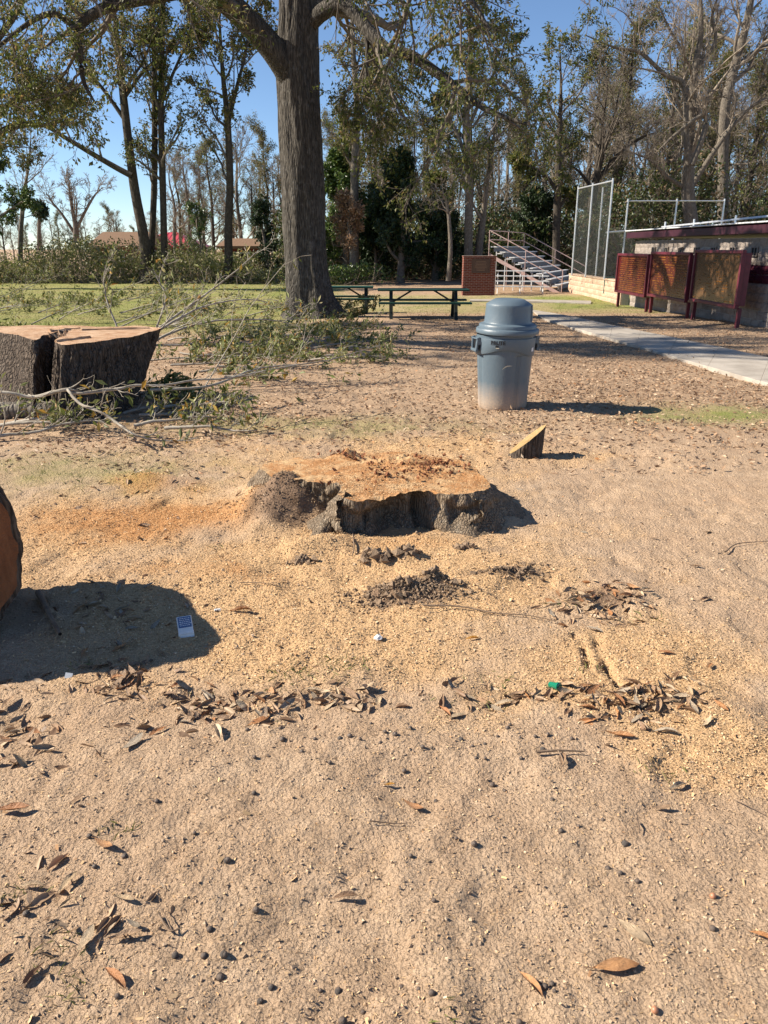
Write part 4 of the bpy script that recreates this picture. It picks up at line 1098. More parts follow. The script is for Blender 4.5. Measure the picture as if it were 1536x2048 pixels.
# the wide low stump
ZT = 0.195
ol = [(523, 940), (540, 925), (590, 919), (645, 916), (700, 907), (760, 903), (830, 906), (900, 917), (948, 936), (958, 952), (984, 968), (962, 980), (905, 986), (862, 983),
      (812, 988), (772, 993), (740, 999), (697, 1000), (676, 990), (684, 974), (660, 966), (608, 961), (560, 956)]
op = np.array([pz(a, b, ZT) for a, b in ol])
cen = pz(765, 950, ZT); so = np.array([cen[0], cen[1], 0.0])
NO = 420
O = closed(op - cen, NO)
area = 0.5 * np.sum(O[:, 0] * np.roll(O[:, 1], -1) - O[:, 1] * np.roll(O[:, 0], -1))
if area < 0: O = O[::-1]
tg = np.roll(O, -3, 0) - np.roll(O, 3, 0); nrm = unit(np.stack([tg[:, 1], -tg[:, 0]], -1))
for _ in range(6): nrm = unit(np.roll(nrm, 2, 0) + nrm * 2 + np.roll(nrm, -2, 0))
arc = np.r_[0, np.cumsum(np.linalg.norm(np.diff(O, axis=0), axis=1))]
ang = np.arctan2(O[:, 1], O[:, 0])
def dang(px, py):
    p = gp(px, py)[:2] - cen; a = math.atan2(p[1], p[0]); return np.abs((ang - a + np.pi) % (2 * np.pi) - np.pi)
roots = [((655, 1060), 0.26, 0.15), ((990, 1060), 0.20, 0.17), ((1050, 1030), 0.38, 0.24), ((500, 980), 0.20, 0.22), ((915, 1065), 0.13, 0.13), ((940, 905), 0.1, 0.2), ((600, 900), 0.1, 0.2)]
flare = 0.03 + sum(h_ * np.exp(-(dang(*p) / w_) ** 2) for p, h_, w_ in roots)
rec = np.exp(-(dang(800, 1060) / 0.34) ** 2) + 0.8 * np.exp(-(dang(862, 1060) / 0.07) ** 2)
NK = 26
rings = []
botz = -0.09
for k in range(NK):
    s_ = k / (NK - 1)
    z_ = ZT + (botz - ZT) * s_
    off = flare * s_ ** 1.25 - 0.17 * rec * np.sin(np.pi * min(1, s_ * 1.15)) ** 0.8 * (s_ > 0.02)
    off = off + (fbm(arc * 26 + 1.5 * fbm(arc * 5, np.full(NO, s_ * 3.0), 87), np.full(NO, s_ * 4.2), 81, 3) - 0.5) * 0.03 * min(1, 0.25 + s_ * 5) + (fbm(arc * 7, np.full(NO, s_ * 2.5), 82, 3) - 0.5) * 0.17 * min(1, 0.1 + s_ * 3) + (fbm(arc * 60, np.full(NO, s_ * 12), 88, 2) - 0.5) * 0.018
    q = O + nrm * off[:, None]
    zz = np.full(NO, z_) + (fbm(arc * 7, np.full(NO, 0.5), 83) - 0.5) * 0.05 * (1 - s_) + (fbm(arc * 30, np.full(NO, 0.5), 89) - 0.5) * 0.02 * (1 - s_)
    rings.append(np.column_stack([q, zz]))
stump = empty('tree_stump', 'broad low stump with orange sawn top and gnarled roots, strewn with sawdust', 'tree stump', so)
V = np.concatenate(rings); I = np.arange(NK * NO).reshape(NK, NO); J = np.roll(I, -1, 1)
link('bark', npmesh('bark', V, [np.stack([I[:-1], I[1:], J[1:], J[:-1]], -1).reshape(-1, 4)]), M_SBARK, stump)
NT_ = 40; tops = []
pk = [pz(800, 928, ZT) - cen, pz(690, 915, ZT) - cen, pz(870, 942, ZT) - cen, pz(770, 955, ZT) - cen]
for k in range(NT_):
    s_ = 1 - k / (NT_ - 1) * 0.995
    q = rings[0][:, :2] * s_; z_ = ZT + (rings[0][:, 2] - ZT) * s_ ** 9
    pile = sum(h_ * np.exp(-((q - c_) ** 2 / np.array([wx, wy]) ** 2).sum(1)) for c_, h_, wx, wy in zip(pk, (0.055, 0.05, 0.03, 0.02), (0.16, 0.09, 0.2, 0.2), (0.07, 0.05, 0.08, 0.12)))
    z_ = z_ + pile * (0.2 + 1.6 * fbm(q[:, 0] * 22, q[:, 1] * 22, 84)) * min(1, (1 - s_) * 12)
    z_ = z_ + (fbm(q[:, 0] * 30, q[:, 1] * 30, 85) - 0.5) * 0.012 * min(1, (1 - s_) * 8)
    tops.append(np.column_stack([q, z_]))
V_TOP = np.stack(tops); V = np.concatenate(tops); I = np.arange(NT_ * NO).reshape(NT_, NO); J = np.roll(I, -1, 1)
link('sawn_top', npmesh('sawn_top', V, [np.stack([I[:-1], J[:-1], J[1:], I[1:]], -1).reshape(-1, 4)]), M_CUT, stump)
# crumbled heartwood lying on it
def chunks(r, p, size, flat=0.7):
    """irregular eight-faced lumps"""
    M = len(p); s = size[:, None, None]
    base = np.array([[1, 0, 0], [0, 1, 0], [-1, 0, 0], [0, -1, 0], [0, 0, flat], [0, 0, -flat]], float)
    ax = unit(r.normal(size=(M, 3))); bx = unit(np.cross(ax, r.normal(size=(M, 3)))); cx = np.cross(ax, bx)
    Bv = base[None] * (0.55 + 0.9 * r.random((M, 6, 3))) + r.normal(size=(M, 6, 3)) * 0.15
    Vv = p[:, None] + s * (Bv[:, :, 0:1] * ax[:, None] + Bv[:, :, 1:2] * bx[:, None] + Bv[:, :, 2:3] * cx[:, None])
    T = np.array([[0, 1, 4], [1, 2, 4], [2, 3, 4], [3, 0, 4], [1, 0, 5], [2, 1, 5], [3, 2, 5], [0, 3, 5]])
    Fv = (np.arange(M) * 6)[:, None, None] + T[None]
    return Vv.reshape(-1, 3), Fv.reshape(-1, 3)
r = np.random.default_rng(90)
cp_ = np.concatenate([pk[i] + r.normal(size=(n, 2)) * sg for i, n, sg in ((0, 260, (0.12, 0.09)), (1, 110, (0.06, 0.035)), (2, 220, (0.10, 0.08)), (3, 90, (0.16, 0.10)))])
zz = ZT + 0.012 + 0.03 * r.random(len(cp_)) ** 2
v, f = chunks(r, np.column_stack([cp_, zz]), 0.003 + 0.014 * r.random(len(cp_)) ** 3)
link('rotten_crumbs', npmesh('rotten_crumbs', v, [f], False), M_ROT, stump, kind='stuff')
# a surface root running towards the viewer
def root_part(top, mid, end, rad, seed):
    q = [np.array([*(pz(*top, 0.13) - cen), 0.10]), G(*mid) - so + [0, 0, 0.05], G(*end) - so + [0, 0, -0.10]]
    P_, Q_ = smooth_path(q, rad, 30); v, f = tubes(P_, Q_, 40)
    ctr = np.repeat(P_[0], 40, axis=0); d_ = v - ctr
    a_ = np.tile(np.arange(40) / 40 * 12, 30); l_ = np.repeat(np.arange(30) / 30, 40)
    g_ = 1 + 0.55 * (fbm(a_, l_ * 3, seed) - 0.5) + 0.5 * (fbm(a_ * 3, l_ * 14, seed + 1) - 0.5)
    v = ctr + d_ * g_[:, None]
    link('root', npmesh('root', v, [f]), M_SBARK, stump)
root_part((705, 1022), (668, 1052), (622, 1092), [0.11, 0.085, 0.05], 401)
root_part((930, 1010), (940, 1045), (938, 1072), [0.10, 0.08, 0.06], 403)

# the tall split stump
def tall():
    z = 0.66
    ol = [(322, 656), (270, 652), (190, 653), (110, 652), (30, 652), (-30, 655), (-25, 663), (25, 668), (50, 675), (72, 678), (88, 671), (108, 665), (135, 662), (130, 668), (116, 677),
          (112, 685), (135, 688), (200, 681), (260, 673), (300, 664)]
    p = np.array([pz(a, b, z) for a, b in ol]); c = np.array([pz(190, 666, z)[0], pz(190, 668, z)[1]])
    n = 360; O = closed(p - c, n)
    if np.sum(O[:, 0] * np.roll(O[:, 1], -1) - O[:, 1] * np.roll(O[:, 0], -1)) < 0: O = O[::-1]
    gz = Hs(c[0], c[1]); SH = gp(180, 856)[1] - c[1] - 0.70 * O[:, 1].min(); root = empty('tree_stump', 'tall dark stump flaring upward, split by a deep crack, beside cut branches', 'tree stump', (c[0], c[1], gz))
    arc = np.r_[0, np.cumsum(np.linalg.norm(np.diff(O, axis=0), axis=1))]
    h = z - gz; K = 30; V = []
    for k in range(K):
        s = k / (K - 1)
        sc = 1 - 0.30 * s ** 0.8 + 0.07 * max(0, s - 0.8) / 0.2
        q = O * sc + np.array([0.0, SH * s])
        nn = unit(O)
        off = (fbm(arc * 15, np.full(n, s * 2.0), 91, 3) - 0.5) * 0.10 * min(1, 0.2 + s * 10) + (fbm(arc * 34, np.full(n, s * 9), 92, 2) - 0.5) * 0.07 * min(1, s * 10)
        q = q + nn * off[:, None]
        V.append(np.column_stack([q, np.full(n, h - (h + 0.12) * s) + (fbm(arc * 5, np.full(n, 2.2), 93) - 0.5) * 0.03 * (1 - s)]))
    top = V[0].copy()
    I = np.arange(K * n).reshape(K, n); J = np.roll(I, -1, 1)
    link('bark', npmesh('bark', np.concatenate(V), [np.stack([I[:-1], I[1:], J[1:], J[:-1]], -1).reshape(-1, 4)]), M_SBARK2, root)
    me = bpy.data.meshes.new('sawn_top'); me.from_pydata([tuple(q) for q in top], [], [tuple(range(n))])
    bm = bmesh.new(); bm.from_mesh(me); bmesh.ops.triangulate(bm, faces=bm.faces); bm.to_mesh(me); bm.free()
    link('sawn_top', me, M_CUT2, root)
    r = np.random.default_rng(3)
    # torn ridges and a strip of splintered wood on the cut
    for a, b, hh_ in (((140, 662), (300, 657), 0.03), ((100, 664), (160, 660), 0.045), ((112, 684), (180, 676), 0.03)):
        A = np.array([*(pz(*a, z) - c), h]); B = np.array([*(pz(*b, z) - c), h])
        m = MB(); pts = [tuple(A + (B - A) * k / 6 + [0, r.normal() * 0.015, 0.004]) for k in range(7)]
        m.tube(pts, [0.012 + hh_ * 0.5 * r.random() for _ in range(7)], 6); m.put('splinter_ridge', M_CUT2, root)
    for k in range(14):
        b_ = np.array([*(pz(120 + r.normal() * 8, 668 + r.normal() * 2, z) - c), h - 0.02])
        MB().tube([tuple(b_), tuple(b_ + [r.normal() * .02, r.normal() * .03, 0.03 + .03 * r.random()])], [0.012, 0.002], 5).put('splinter', M_CUT2, root)
    return c
TALLC = tall()

# slanted little stump
p = gp(1050, 914); r0 = 0.125
n = 64; a = np.arange(n) * 2 * np.pi / n
root = empty('small_stump', 'small slanted stump with a pale yellow sloping cut, between the can and the broad stump', 'tree stump', (p[0], p[1] + 0.09, Hs(p[0], p[1])), R(12))
V = []
for k in range(12):
    s = k / 11
    rr = r0 * (1 + 0.12 * (1 - s) ** 2) * (1 + 0.10 * (fbm(a * 5, np.full(n, s * 1.5), 95) - 0.5)) + 0.008 * (fbm(a * 14, np.full(n, s * 2), 96) - 0.5)
    x_ = rr * np.cos(a) * 1.10; y_ = rr * np.sin(a) * 0.8
    ztop = 0.125 + x_ * 0.78 - 0.30 * y_
    V.append(np.column_stack([x_ + 0.03 * s, y_, -0.06 + (ztop + 0.06) * s]))
I = np.arange(12 * n).reshape(12, n); J = np.roll(I, -1, 1)
link('bark', npmesh('bark', np.concatenate(V), [np.stack([I[:-1], J[:-1], J[1:], I[1:]], -1).reshape(-1, 4)]), M_SBARK2, root)
me = bpy.data.meshes.new('sloping_cut'); me.from_pydata([tuple(q) for q in V[-1]], [], [tuple(range(n))])
link('sloping_cut', me, M_CUT4, root)

# sawn logs
def log(name, label, c, axis_, rad, length, endm, bark, seed=0, s=72):
    ax = Vector(axis_).normalized(); o = empty(name, label, 'log', c)
    up = Vector((0, 0, 1)); u = up.cross(ax).normalized(); w = ax.cross(u)
    a = np.arange(s) * 2 * np.pi / s; K = 22; V = []
    for k in range(K):
        t_ = k / (K - 1)
        rr = rad * (1 + 0.07 * (fbm(np.cos(a) * 2 + 3, np.sin(a) * 2 + t_ * 2, seed) - 0.5)) + rad * 0.09 * (fbm(a * 9, np.full(s, t_ * 3), seed + 1) - 0.5)
        V.append(np.array(ax)[None] * (t_ * length) + rr[:, None] * (np.cos(a)[:, None] * np.array(u) + np.sin(a)[:, None] * np.array(w)))
    I = np.arange(K * s).reshape(K, s); J = np.roll(I, -1, 1)
    link('bark', npmesh('bark', np.concatenate(V), [np.stack([I[:-1], J[:-1], J[1:], I[1:]], -1).reshape(-1, 4)]), bark, o)
    for k, sg in ((0, -1), (K - 1, 1)):
        q = V[k] - np.array(ax) * (k > 0) * length
        m = bpy.data.meshes.new('sawn_end')
        pts = [tuple(np.array(ax) * ((k > 0) * length + sg * 0.004) + q[i] * 0.955) for i in range(s)]
        m.from_pydata(pts + [tuple(np.array(ax) * ((k > 0) * length + sg * 0.004))], [], [(i, (i + 1) % s, s) for i in range(s)])
        link('sawn_end', m, endm, o)
        mm = bpy.data.meshes.new('bark_rim'); mm.from_pydata([tuple(x_) for x_ in V[k]] + pts, [], [(i, (i + 1) % s, s + (i + 1) % s, s + i) for i in range(s)])
        link('bark_rim', mm, bark, o)
    return o
lr = 0.43
lc = np.array([-1.835, 2.70, 0])
log('log', 'big sawn log with reddish end, cut off by the edge of the photo', (lc[0], 2.70, Hs(lc[0], 2.70) + lr - 0.05), (-0.62, 1.0, 0), lr, 0.50, M_CUT3, M_SBARK2, 101)
p = gp(-60, 838)
log('log', 'pale grey log lying at the foot of the tall split stump', (p[0], p[1], Hs(p[0], p[1]) + 0.06), (1, 0.12, 0.0), 0.085, 0.92, M_CUT2, M_PALE, 102, 36)
p = G(125, 832)
wd = empty('wood_wedge', 'sawn wood wedge propped against the foot of the tall split stump', 'wood wedge', p, R(25))
m = MB(); m.v = [(-.1, -.07, 0), (.09, -.07, 0), (.09, .07, 0), (-.1, .07, 0), (-.10, -.02, .15), (-.02, -.05, .19), (-.0, .07, .16), (-.10, .07, .15), (.10, -.04, .05), (.10, .06, .05)]
m.f = [(0, 3, 2, 1), (0, 1, 8, 5, 4), (1, 2, 9, 8), (2, 3, 7, 6, 9), (3, 0, 4, 7), (4, 5, 6, 7), (5, 8, 9, 6)]
m.put('sawn_block', M_CUT2, wd, bevel=0.008)
MB().box((0.0, -0.085, 0.02), (0.2, 0.03, 0.07)).put('bark_strip', M_SBARK2, wd, bevel=0.006)

# ------------------------------------------------------------------ trash can
t = NT('grey_can_plastic'); v = t.obj()
wn_ = t.noise(t.scaled(v, (1, 1, 0.25)), 14, 5, 0.65)
z_ = t.n('SeparateXYZ', {'Vector': v}).outputs[2]
dirt = t.math('SUBTRACT', t.math('ADD', 0.40, t.math('MULTIPLY', wn_, 0.16)), t.math('MULTIPLY', z_, 1.55))
dirt = t.math('MULTIPLY', t.ramp(dirt, [(0.02, 0.0), (0.42, 1.0)]), t.ramp(t.noise(v, 60, 4, 0.7), [(0.3, 0.55), (0.6, 1.0)]))
c = t.mix(t.noise(v, 3, 3), (0.085, 0.118, 0.145), (0.11, 0.148, 0.178))
c = t.mix(t.ramp(t.noise(t.scaled(v, (3, 3, 1)), 18, 5, 0.7), [(0.58, 0.0), (0.75, 0.25)]), c, (0.24, 0.25, 0.25))
c = t.mix(dirt, c, (0.40, 0.30, 0.215))
M_CAN = t.pb(c, t.ramp(dirt, [(0.0, 0.42), (0.5, 0.9)]), t.bump(t.noise(v, 45, 4), 0.002), 0.45)
M_INK_SHADE = plain('black_print_and_shade', (0.012, 0.013, 0.016), (0.02, 0.02, 0.022), 5, 0.5)  # real print, and the painted shade in the can's gaps
M_PAPERW = plain('white_paper', (0.66, 0.66, 0.66), (0.78, 0.78, 0.77), 30, 0.7, 0.002, 40)
M_SCUFF = plain('pale_scuff', (0.40, 0.36, 0.28), (0.46, 0.42, 0.33), 30, 0.8)
p = gp(1004, 812)
can = empty('trash_can', 'grey plastic trash can with dome lid and muddy foot, standing on the bare ground', 'trash can', (p[0], p[1], Hs(p[0], p[1]) - 0.01), 0)
n = 128
def ring_mesh(fun, zs):
    V = []; aa = np.arange(n) * 2 * np.pi / n
    for z in zs: V.append(np.column_stack([fun(z, aa)[0] * np.cos(aa), fun(z, aa)[0] * np.sin(aa), fun(z, aa)[1]]))
    I = np.arange(len(zs) * n).reshape(-1, n); J = np.roll(I, -1, 1)
    return np.concatenate(V), np.stack([I[:-1], J[:-1], J[1:], I[1:]], -1).reshape(-1, 4)
def body(z, aa):
    r_ = 0.247 + 0.040 * z / 0.72
    for a0 in (R(-68), R(22), R(112), R(202)):       # moulded upright ribs
        d_ = np.abs((aa - a0 + np.pi) % (2 * np.pi) - np.pi) * r_
        r_ = r_ - 0.016 * np.exp(-((d_ - 0.012) / 0.014) ** 2) * (z < 0.56) + 0.010 * np.exp(-(d_ / 0.008) ** 2) * (z < 0.56)
    r_ = r_ + 0.006 * (fbm(np.cos(aa) * 1.5 + 4, np.sin(aa) * 1.5 + z * 3, 5) - 0.5)
    if z < 0.03: r_ = r_ - 0.012 * (1 - z / 0.03)
    return r_, np.full(n, z)
v, f = ring_mesh(body, [0, 0.01, 0.03, 0.08, 0.15, 0.22, 0.3, 0.38, 0.46, 0.52, 0.545, 0.558, 0.562, 0.58, 0.65, 0.72, 0.75])
me = npmesh('body', v, [f]); link('body', me, M_CAN, can)
def low_edge(aa): return 0.575 + 0.035 * np.cos(2 * (aa - R(-100))) + 0.008 * np.cos(4 * (aa - R(-90)))
def skirt(s, aa):
    z0 = low_edge(aa); z1 = 0.722
    k, off = s
    z = z0 + (z1 - z0) * k
    return 0.247 + 0.040 * z / 0.72 + off, z
v, f = ring_mesh(skirt, [(0.0, -0.004), (0.0, 0.014), (0.05, 0.017), (0.5, 0.017), (0.95, 0.018), (1.0, 0.016), (1.0, -0.006)])
link('upper_band', npmesh('upper_band', v, [f]), M_CAN, can).data.set_sharp_from_angle(angle=R(50))
MB().lathe([(0.270, 0.70), (0.270, 0.765)], 96, False).put('lid_gap_shade', M_INK_SHADE, can, True)  # black ring paints the shadowed gap between band and lid
for a0, nm in ((R(192), 'handle'), (R(8), 'handle')):
    hd = empty('handle', None, None); hd.parent = can; hd.rotation_euler = (0, 0, a0)
    m = MB()
    for y_ in (-0.085, 0.085):
        m.beam((0.285, y_, 0.70), (0.325, y_ * 0.9, 0.685), 0.02, 0.075)
        m.beam((0.318, y_ * 0.93, 0.712), (0.325, y_ * 0.7, 0.60), 0.022, 0.03)
    m.beam((0.322, -0.08, 0.60), (0.322, 0.08, 0.60), 0.035, 0.028)
    m.beam((0.312, -0.09, 0.712), (0.312, 0.09, 0.712), 0.04, 0.012)
    m.put('grip', M_CAN, hd, bevel=0.005)
    MB().box((0.305, 0, 0.655), (0.014, 0.15, 0.10)).put('recess_shade', M_INK_SHADE, hd)  # black box paints the shade inside the handle opening
# dome lid
ld = empty('lid', None, None); ld.parent = can; ld.rotation_euler = (R(1.2), R(1.0), 0); ld.location = (0, 0, 0.022)
MB().lathe([(0.300, 0.738), (0.312, 0.742), (0.315, 0.752), (0.313, 0.778), (0.306, 0.788), (0.292, 0.792), (0.288, 0.796), (0.286, 0.818), (0.280, 0.828), (0.262, 0.834),
            (0.242, 0.842), (0.236, 0.856), (0.2285, 0.99), (0.2265, 1.016), (0.224, 1.022), (0.150, 1.066), (0.140, 1.069), (0.0001, 1.072)], 96, False).put('dome', M_CAN, ld, True)
def patch(a0, a1, z0, z1, r0, r1, th=0.008, k=10):
    m = MB()
    for i in range(k + 1):
        a_ = a0 + (a1 - a0) * i / k
        for r_, z_ in ((r0, z0), (r1, z1), (r1 + th, z1), (r0 + th, z0)): m.v.append((r_ * math.cos(a_), r_ * math.sin(a_), z_))
    for i in range(k):
        b = i * 4
        for j in range(4): m.f.append((b + j, b + (j + 1) % 4, b + 4 + (j + 1) % 4, b + 4 + j))
    m.f += [(0, 3, 2, 1), (k * 4, k * 4 + 1, k * 4 + 2, k * 4 + 3)]
    return m
patch(R(-28), R(62), 0.865, 1.015, 0.2355, 0.2265, 0.007, 14).put('swing_door', M_CAN, ld, True)
# print on the band: the maker's word and a small panel
def wrapped_text(body_, size, a_mid, z, rad, mat, parent, name, ext=0.001):
    cu = bpy.data.curves.new(name, 'FONT'); cu.body = body_; cu.size = size; cu.extrude = ext; cu.align_x = 'CENTER'; cu.offset = size * 0.035
    to = bpy.data.objects.new(name, cu); COL.objects.link(to)
    dg = bpy.context.evaluated_depsgraph_get(); me = bpy.data.meshes.new_from_object(to.evaluated_get(dg))
    bpy.data.objects.remove(to); me.materials.clear()
    for vv in me.vertices:
        x, y, z0 = vv.co; aa = a_mid + x / rad; rr = rad + z0
        vv.co = (rr * math.cos(aa), rr * math.sin(aa), z + y)
    return link(name, me, mat, parent)
rb = 0.247 + 0.040 * 0.68 / 0.72 + 0.0182
wrapped_text('BRUTE', 0.050, R(-112), 0.672, rb + 0.0015, M_INK_SHADE, can, 'lettering')
lp = patch(R(-116.5), R(-110.5), 0.645, 0.664, rb - 0.0015, rb - 0.001, 0.003, 4).put('print_panel', M_INK_SHADE, can)
patch(R(-115.5), R(-109.5), 0.634, 0.641, rb - 0.003, rb - 0.003, 0.003, 4).put('print_panel', M_SCUFF, can)
patch(R(-38), R(-31), 0.595, 0.632, rb - 0.0045, rb - 0.003, 0.003, 4).put('sticker', M_PAPERW, can)
m = MB()
for i in range(9):
    a_ = R(-102 + 20 * i / 8); z_ = 0.43 + 0.045 * (i / 8) + 0.012 * math.sin(i * 0.5); w_ = 0.006 * math.sin(math.pi * (i + 0.4) / 9)
    rr = 0.247 + 0.040 * z_ / 0.72 + 0.0032
    m.v += [(rr * math.cos(a_), rr * math.sin(a_), z_ - w_), (rr * math.cos(a_), rr * math.sin(a_), z_ + w_)]
m.f = [(2 * i, 2 * i + 2, 2 * i + 3, 2 * i + 1) for i in range(8)]
m.put('scuff', M_SCUFF, can)

# ------------------------------------------------------------------ cut branches
M_BRANCH = plain('pale_branch_bark', (0.24, 0.205, 0.16), (0.38, 0.34, 0.28), 14, 0.85, 0.003, 60)
L_CUT = leafmat('cut_branch_leaf', [(0.0, (0.07, 0.09, 0.018)), (0.35, (0.14, 0.16, 0.04)), (0.65, (0.24, 0.25, 0.085)), (0.86, (0.34, 0.32, 0.16)), (0.93, (0.38, 0.24, 0.04)), (1.0, (0.34, 0.14, 0.05))], 0.5, 0.25, 0.3)
def branch(pts, rad, label, group, seed, n1=7, n2=5, leaf_n=6, leaf=0.075, up=0.12, keep=0.7, droop=0.2, len1=0.42, floor=True, spread=0.015):
    r = np.random.default_rng(seed)
    pts = np.array(pts, float); o = pts[0].copy()
    P, Q = smooth_path(pts, rad, 40); P12, Q12 = smooth_path(pts, rad, 10)
    P = P + np.cumsum(r.normal(size=P.shape), axis=1) * 0.0016; Q = Q * (1 + 0.22 * r.random(Q.shape) ** 3)
    A, AR = sprout(r, P12, Q12, n1, 0.15, 1.0, (0.35, 0.95), len1, 6, 0.55, up, 0.16, 0.004, 0.2, 0.35)
    B, BR = sprout(r, A, AR, n2, 0.15, 1.0, (0.35, 0.9), 0.5, 4, 0.6, up * 0.6, 0.2, 0.0025, 0.1, 0.5)
    if floor:
        for K_ in (A, B): K_[..., 2] = np.maximum(K_[..., 2], H(K_[..., 0], K_[..., 1]) + 0.012)
    v, f = join([tubes(P - o, Q, 8), tubes(A - o, AR, 5), tubes(B - o, BR, 3)])
    root = link('cut_branch', npmesh('cut_branch', v, f), M_BRANCH, label=label, cat='branch', group=group, loc=o)
    if leaf_n:
        v, f = leaves(r, np.concatenate([B, fit(A, 4)]) - o, leaf_n, leaf, 0.34, spread, droop, 0.15, keep)
        if floor:
            w_ = v + o; w_[:, 2] = np.maximum(w_[:, 2], H(w_[:, 0], w_[:, 1]) + 0.006); v = w_ - o
        link('leaves', npmesh('leaves', v, [f], False), L_CUT, root, kind='stuff')
    return root
def lp_(pts): return [at(a, b, y) for a, b, y, r in pts], [r for a, b, y, r in pts]
p_, q_ = lp_([(-40, 783, 6.5, .015), (20, 786, 6.48, .0145), (62, 794, 6.5, .014), (100, 786, 6.46, .0135), (135, 778, 6.45, .015), (150, 785, 6.45, .0125), (235, 776, 6.45, .012), (265, 771, 6.5, .0115), (330, 770, 6.6, .010), (390, 760, 6.75, .009), (450, 757, 6.9, .008), (560, 735, 7.2, .007), (640, 722, 7.5, .004)])
branch(p_, q_, 'long pale branch lying level across the front of the tall split stump', None, 201, 11, 4, 3, 0.085, 0.1, 0.22, len1=0.12)
p_, q_ = lp_([(135, 779, 6.43, .013), (150, 800, 6.32, .012), (168, 814, 6.25, .012), (200, 826, 6.15, .011), (230, 845, 6.1, .0105), (275, 874, 5.9, .008)])
e = G(330, 888); p_ += [e + [0, 0, .02], G(395, 884) + [0, 0, .015]]; q_ += [.007, .004]
branch(p_, q_, 'pale side branch slanting down to the sawdust in front of the tall split stump', None, 202, 7, 4, 3, 0.085, 0.1, 0.2, len1=0.2)
arch = [([(265, 700, 9.2, .018), (330, 648, 9.4, .016), (400, 598, 9.6, .012), (470, 545, 9.8, .008), (520, 500, 10, .003)], 'slender branch arching highest above the brush, right of the split stump'),
        ([(262, 695, 9.0, .016), (350, 640, 9.2, .014), (420, 608, 9.4, .010), (500, 596, 9.6, .007), (580, 612, 9.8, .003)], 'branch arching over towards the foot of the big oak'),
        ([(275, 705, 8.8, .016), (340, 665, 9.0, .014), (430, 640, 9.2, .010), (540, 640, 9.5, .006), (600, 655, 9.6, .003)], 'low arching branch in the middle of the brush, below the oak foot'),
        ([(300, 690, 9.5, .012), (330, 600, 9.6, .010), (318, 560, 9.7, .007), (330, 515, 9.8, .003)], 'upright thin branch standing in front of the lawn'),
        ([(240, 670, 9.5, .012), (215, 610, 9.6, .009), (205, 560, 9.7, .005), (215, 520, 9.8, .002)], 'upright twiggy branch directly behind the tall split stump'),
        ([(300, 780, 7.4, .014), (420, 770, 7.6, .012), (520, 735, 8.2, .009), (640, 722, 9.2, .007), (760, 690, 11, .004)], 'long straight whip of branch along the front of the brush heap')]
for i, (q, lab) in enumerate(arch):
    p_, q_ = lp_(q); branch(p_, q_, lab, None, 210 + i, 8, 5, 4, 0.085, 0.12, 0.35, len1=0.3)
# the leafy brush heap before the oak and the looser brush on the lawn edge
rb_ = random.Random(12)
def heap(n, pxr, pyr, lab, grp, seed, L=(1.0, 2.0), up=0.18, leaf_n=8, keep=0.9, leaf=0.10, dirn=(-0.5, 0.7), h0=0.03, lift=0.25, n1=8, shape=None, where=None):
    for k in range(n):
        while True:
            px, py = rb_.uniform(*pxr), rb_.uniform(*pyr)
            if shape is None or shape(px, py): break
        b = G(px, py); a_ = rb_.uniform(*dirn); ln = rb_.uniform(*L); lf = rb_.uniform(0.02, lift)
        pts = []
        for j in range(5):
            s = j / 4; x = b[0] + math.cos(a_) * ln * (s - 0.4); y = b[1] + math.sin(a_) * ln * (s - 0.4)
            pts.append(np.array([x, y, Hs(x, y) + h0 + lf * ln * s * (1 - 0.25 * s) + rb_.uniform(-.02, .02)]))
        wh = where(px, py) if where else ''
        branch(pts, [.016, .014, .011, .008, .004], lab + wh, grp + wh, seed + k, n1, 6, leaf_n, leaf, up, keep, 0.15, 0.40)
heap(26, (330, 740), (640, 742), 'leafy cut branch in the brush heap before the oak', 'cut branches heaped before the big oak', 300, leaf_n=7, keep=0.62, lift=0.09, leaf=0.085, L=(0.9, 1.6),
     where=lambda x, y: (', left end' if x < 470 else ', middle' if x < 610 else ', right end') + (' at the back' if y < 685 else ' at the front'), shape=lambda x, y: y < 742 - 0.02 * abs(x - 560) and y > 640 + abs(x - 600) * 0.14)
heap(6, (660, 760), (690, 730), 'leafy cut branch at the thin right-hand tip of the brush heap', 'cut branches at the tip of the heap', 340, L=(0.6, 1.0), lift=0.06, n1=6, leaf_n=5, keep=0.5, leaf=0.08)
heap(14, (-30, 330), (600, 650), 'leafy cut branch on the grass behind the tall split stump', 'cut branches behind the split stump', 360, L=(1.2, 2.4), lift=0.55, leaf_n=6, keep=0.75, where=lambda x, y: ', beside the photo edge' if x < 90 else ', over its middle' if x < 210 else ', over its right rim')
heap(6, (-40, 20), (640, 760), 'leafy cut branch piled against the far side of the tall split stump', 'cut branches by the split stump', 390, L=(0.8, 1.5), lift=0.2, leaf_n=5, keep=0.6)
heap(17, (250, 560), (580, 660), 'sparse cut branch spread on the lawn left of the oak', 'cut branches on the lawn', 420, L=(1.2, 2.4), lift=0.5, leaf_n=4, keep=0.55)
heap(12, (-10, 430), (815, 880), 'leafy twig strewn on the ground before the tall split stump', 'twigs strewn before the split stump', 440, L=(0.4, 1.0), lift=0.14, n1=6, leaf_n=4, keep=0.35, leaf=0.08, where=lambda x, y: ', under the pale branch' if x < 150 else ', beside its fork' if x < 290 else ', towards the broad stump')
heap(5, (300, 500), (745, 800), 'leafy twig on the ground in the shadow of the split stump', 'twigs in the stump shadow', 460, L=(0.4, 0.8), lift=0.1, n1=6, leaf_n=5, keep=0.6)
heap(3, (620, 720), (625, 650), 'leafy branch lying at the right foot of the big oak', 'branches at the oak foot', 480, L=(1.0, 1.6), lift=0.35, leaf_n=8)

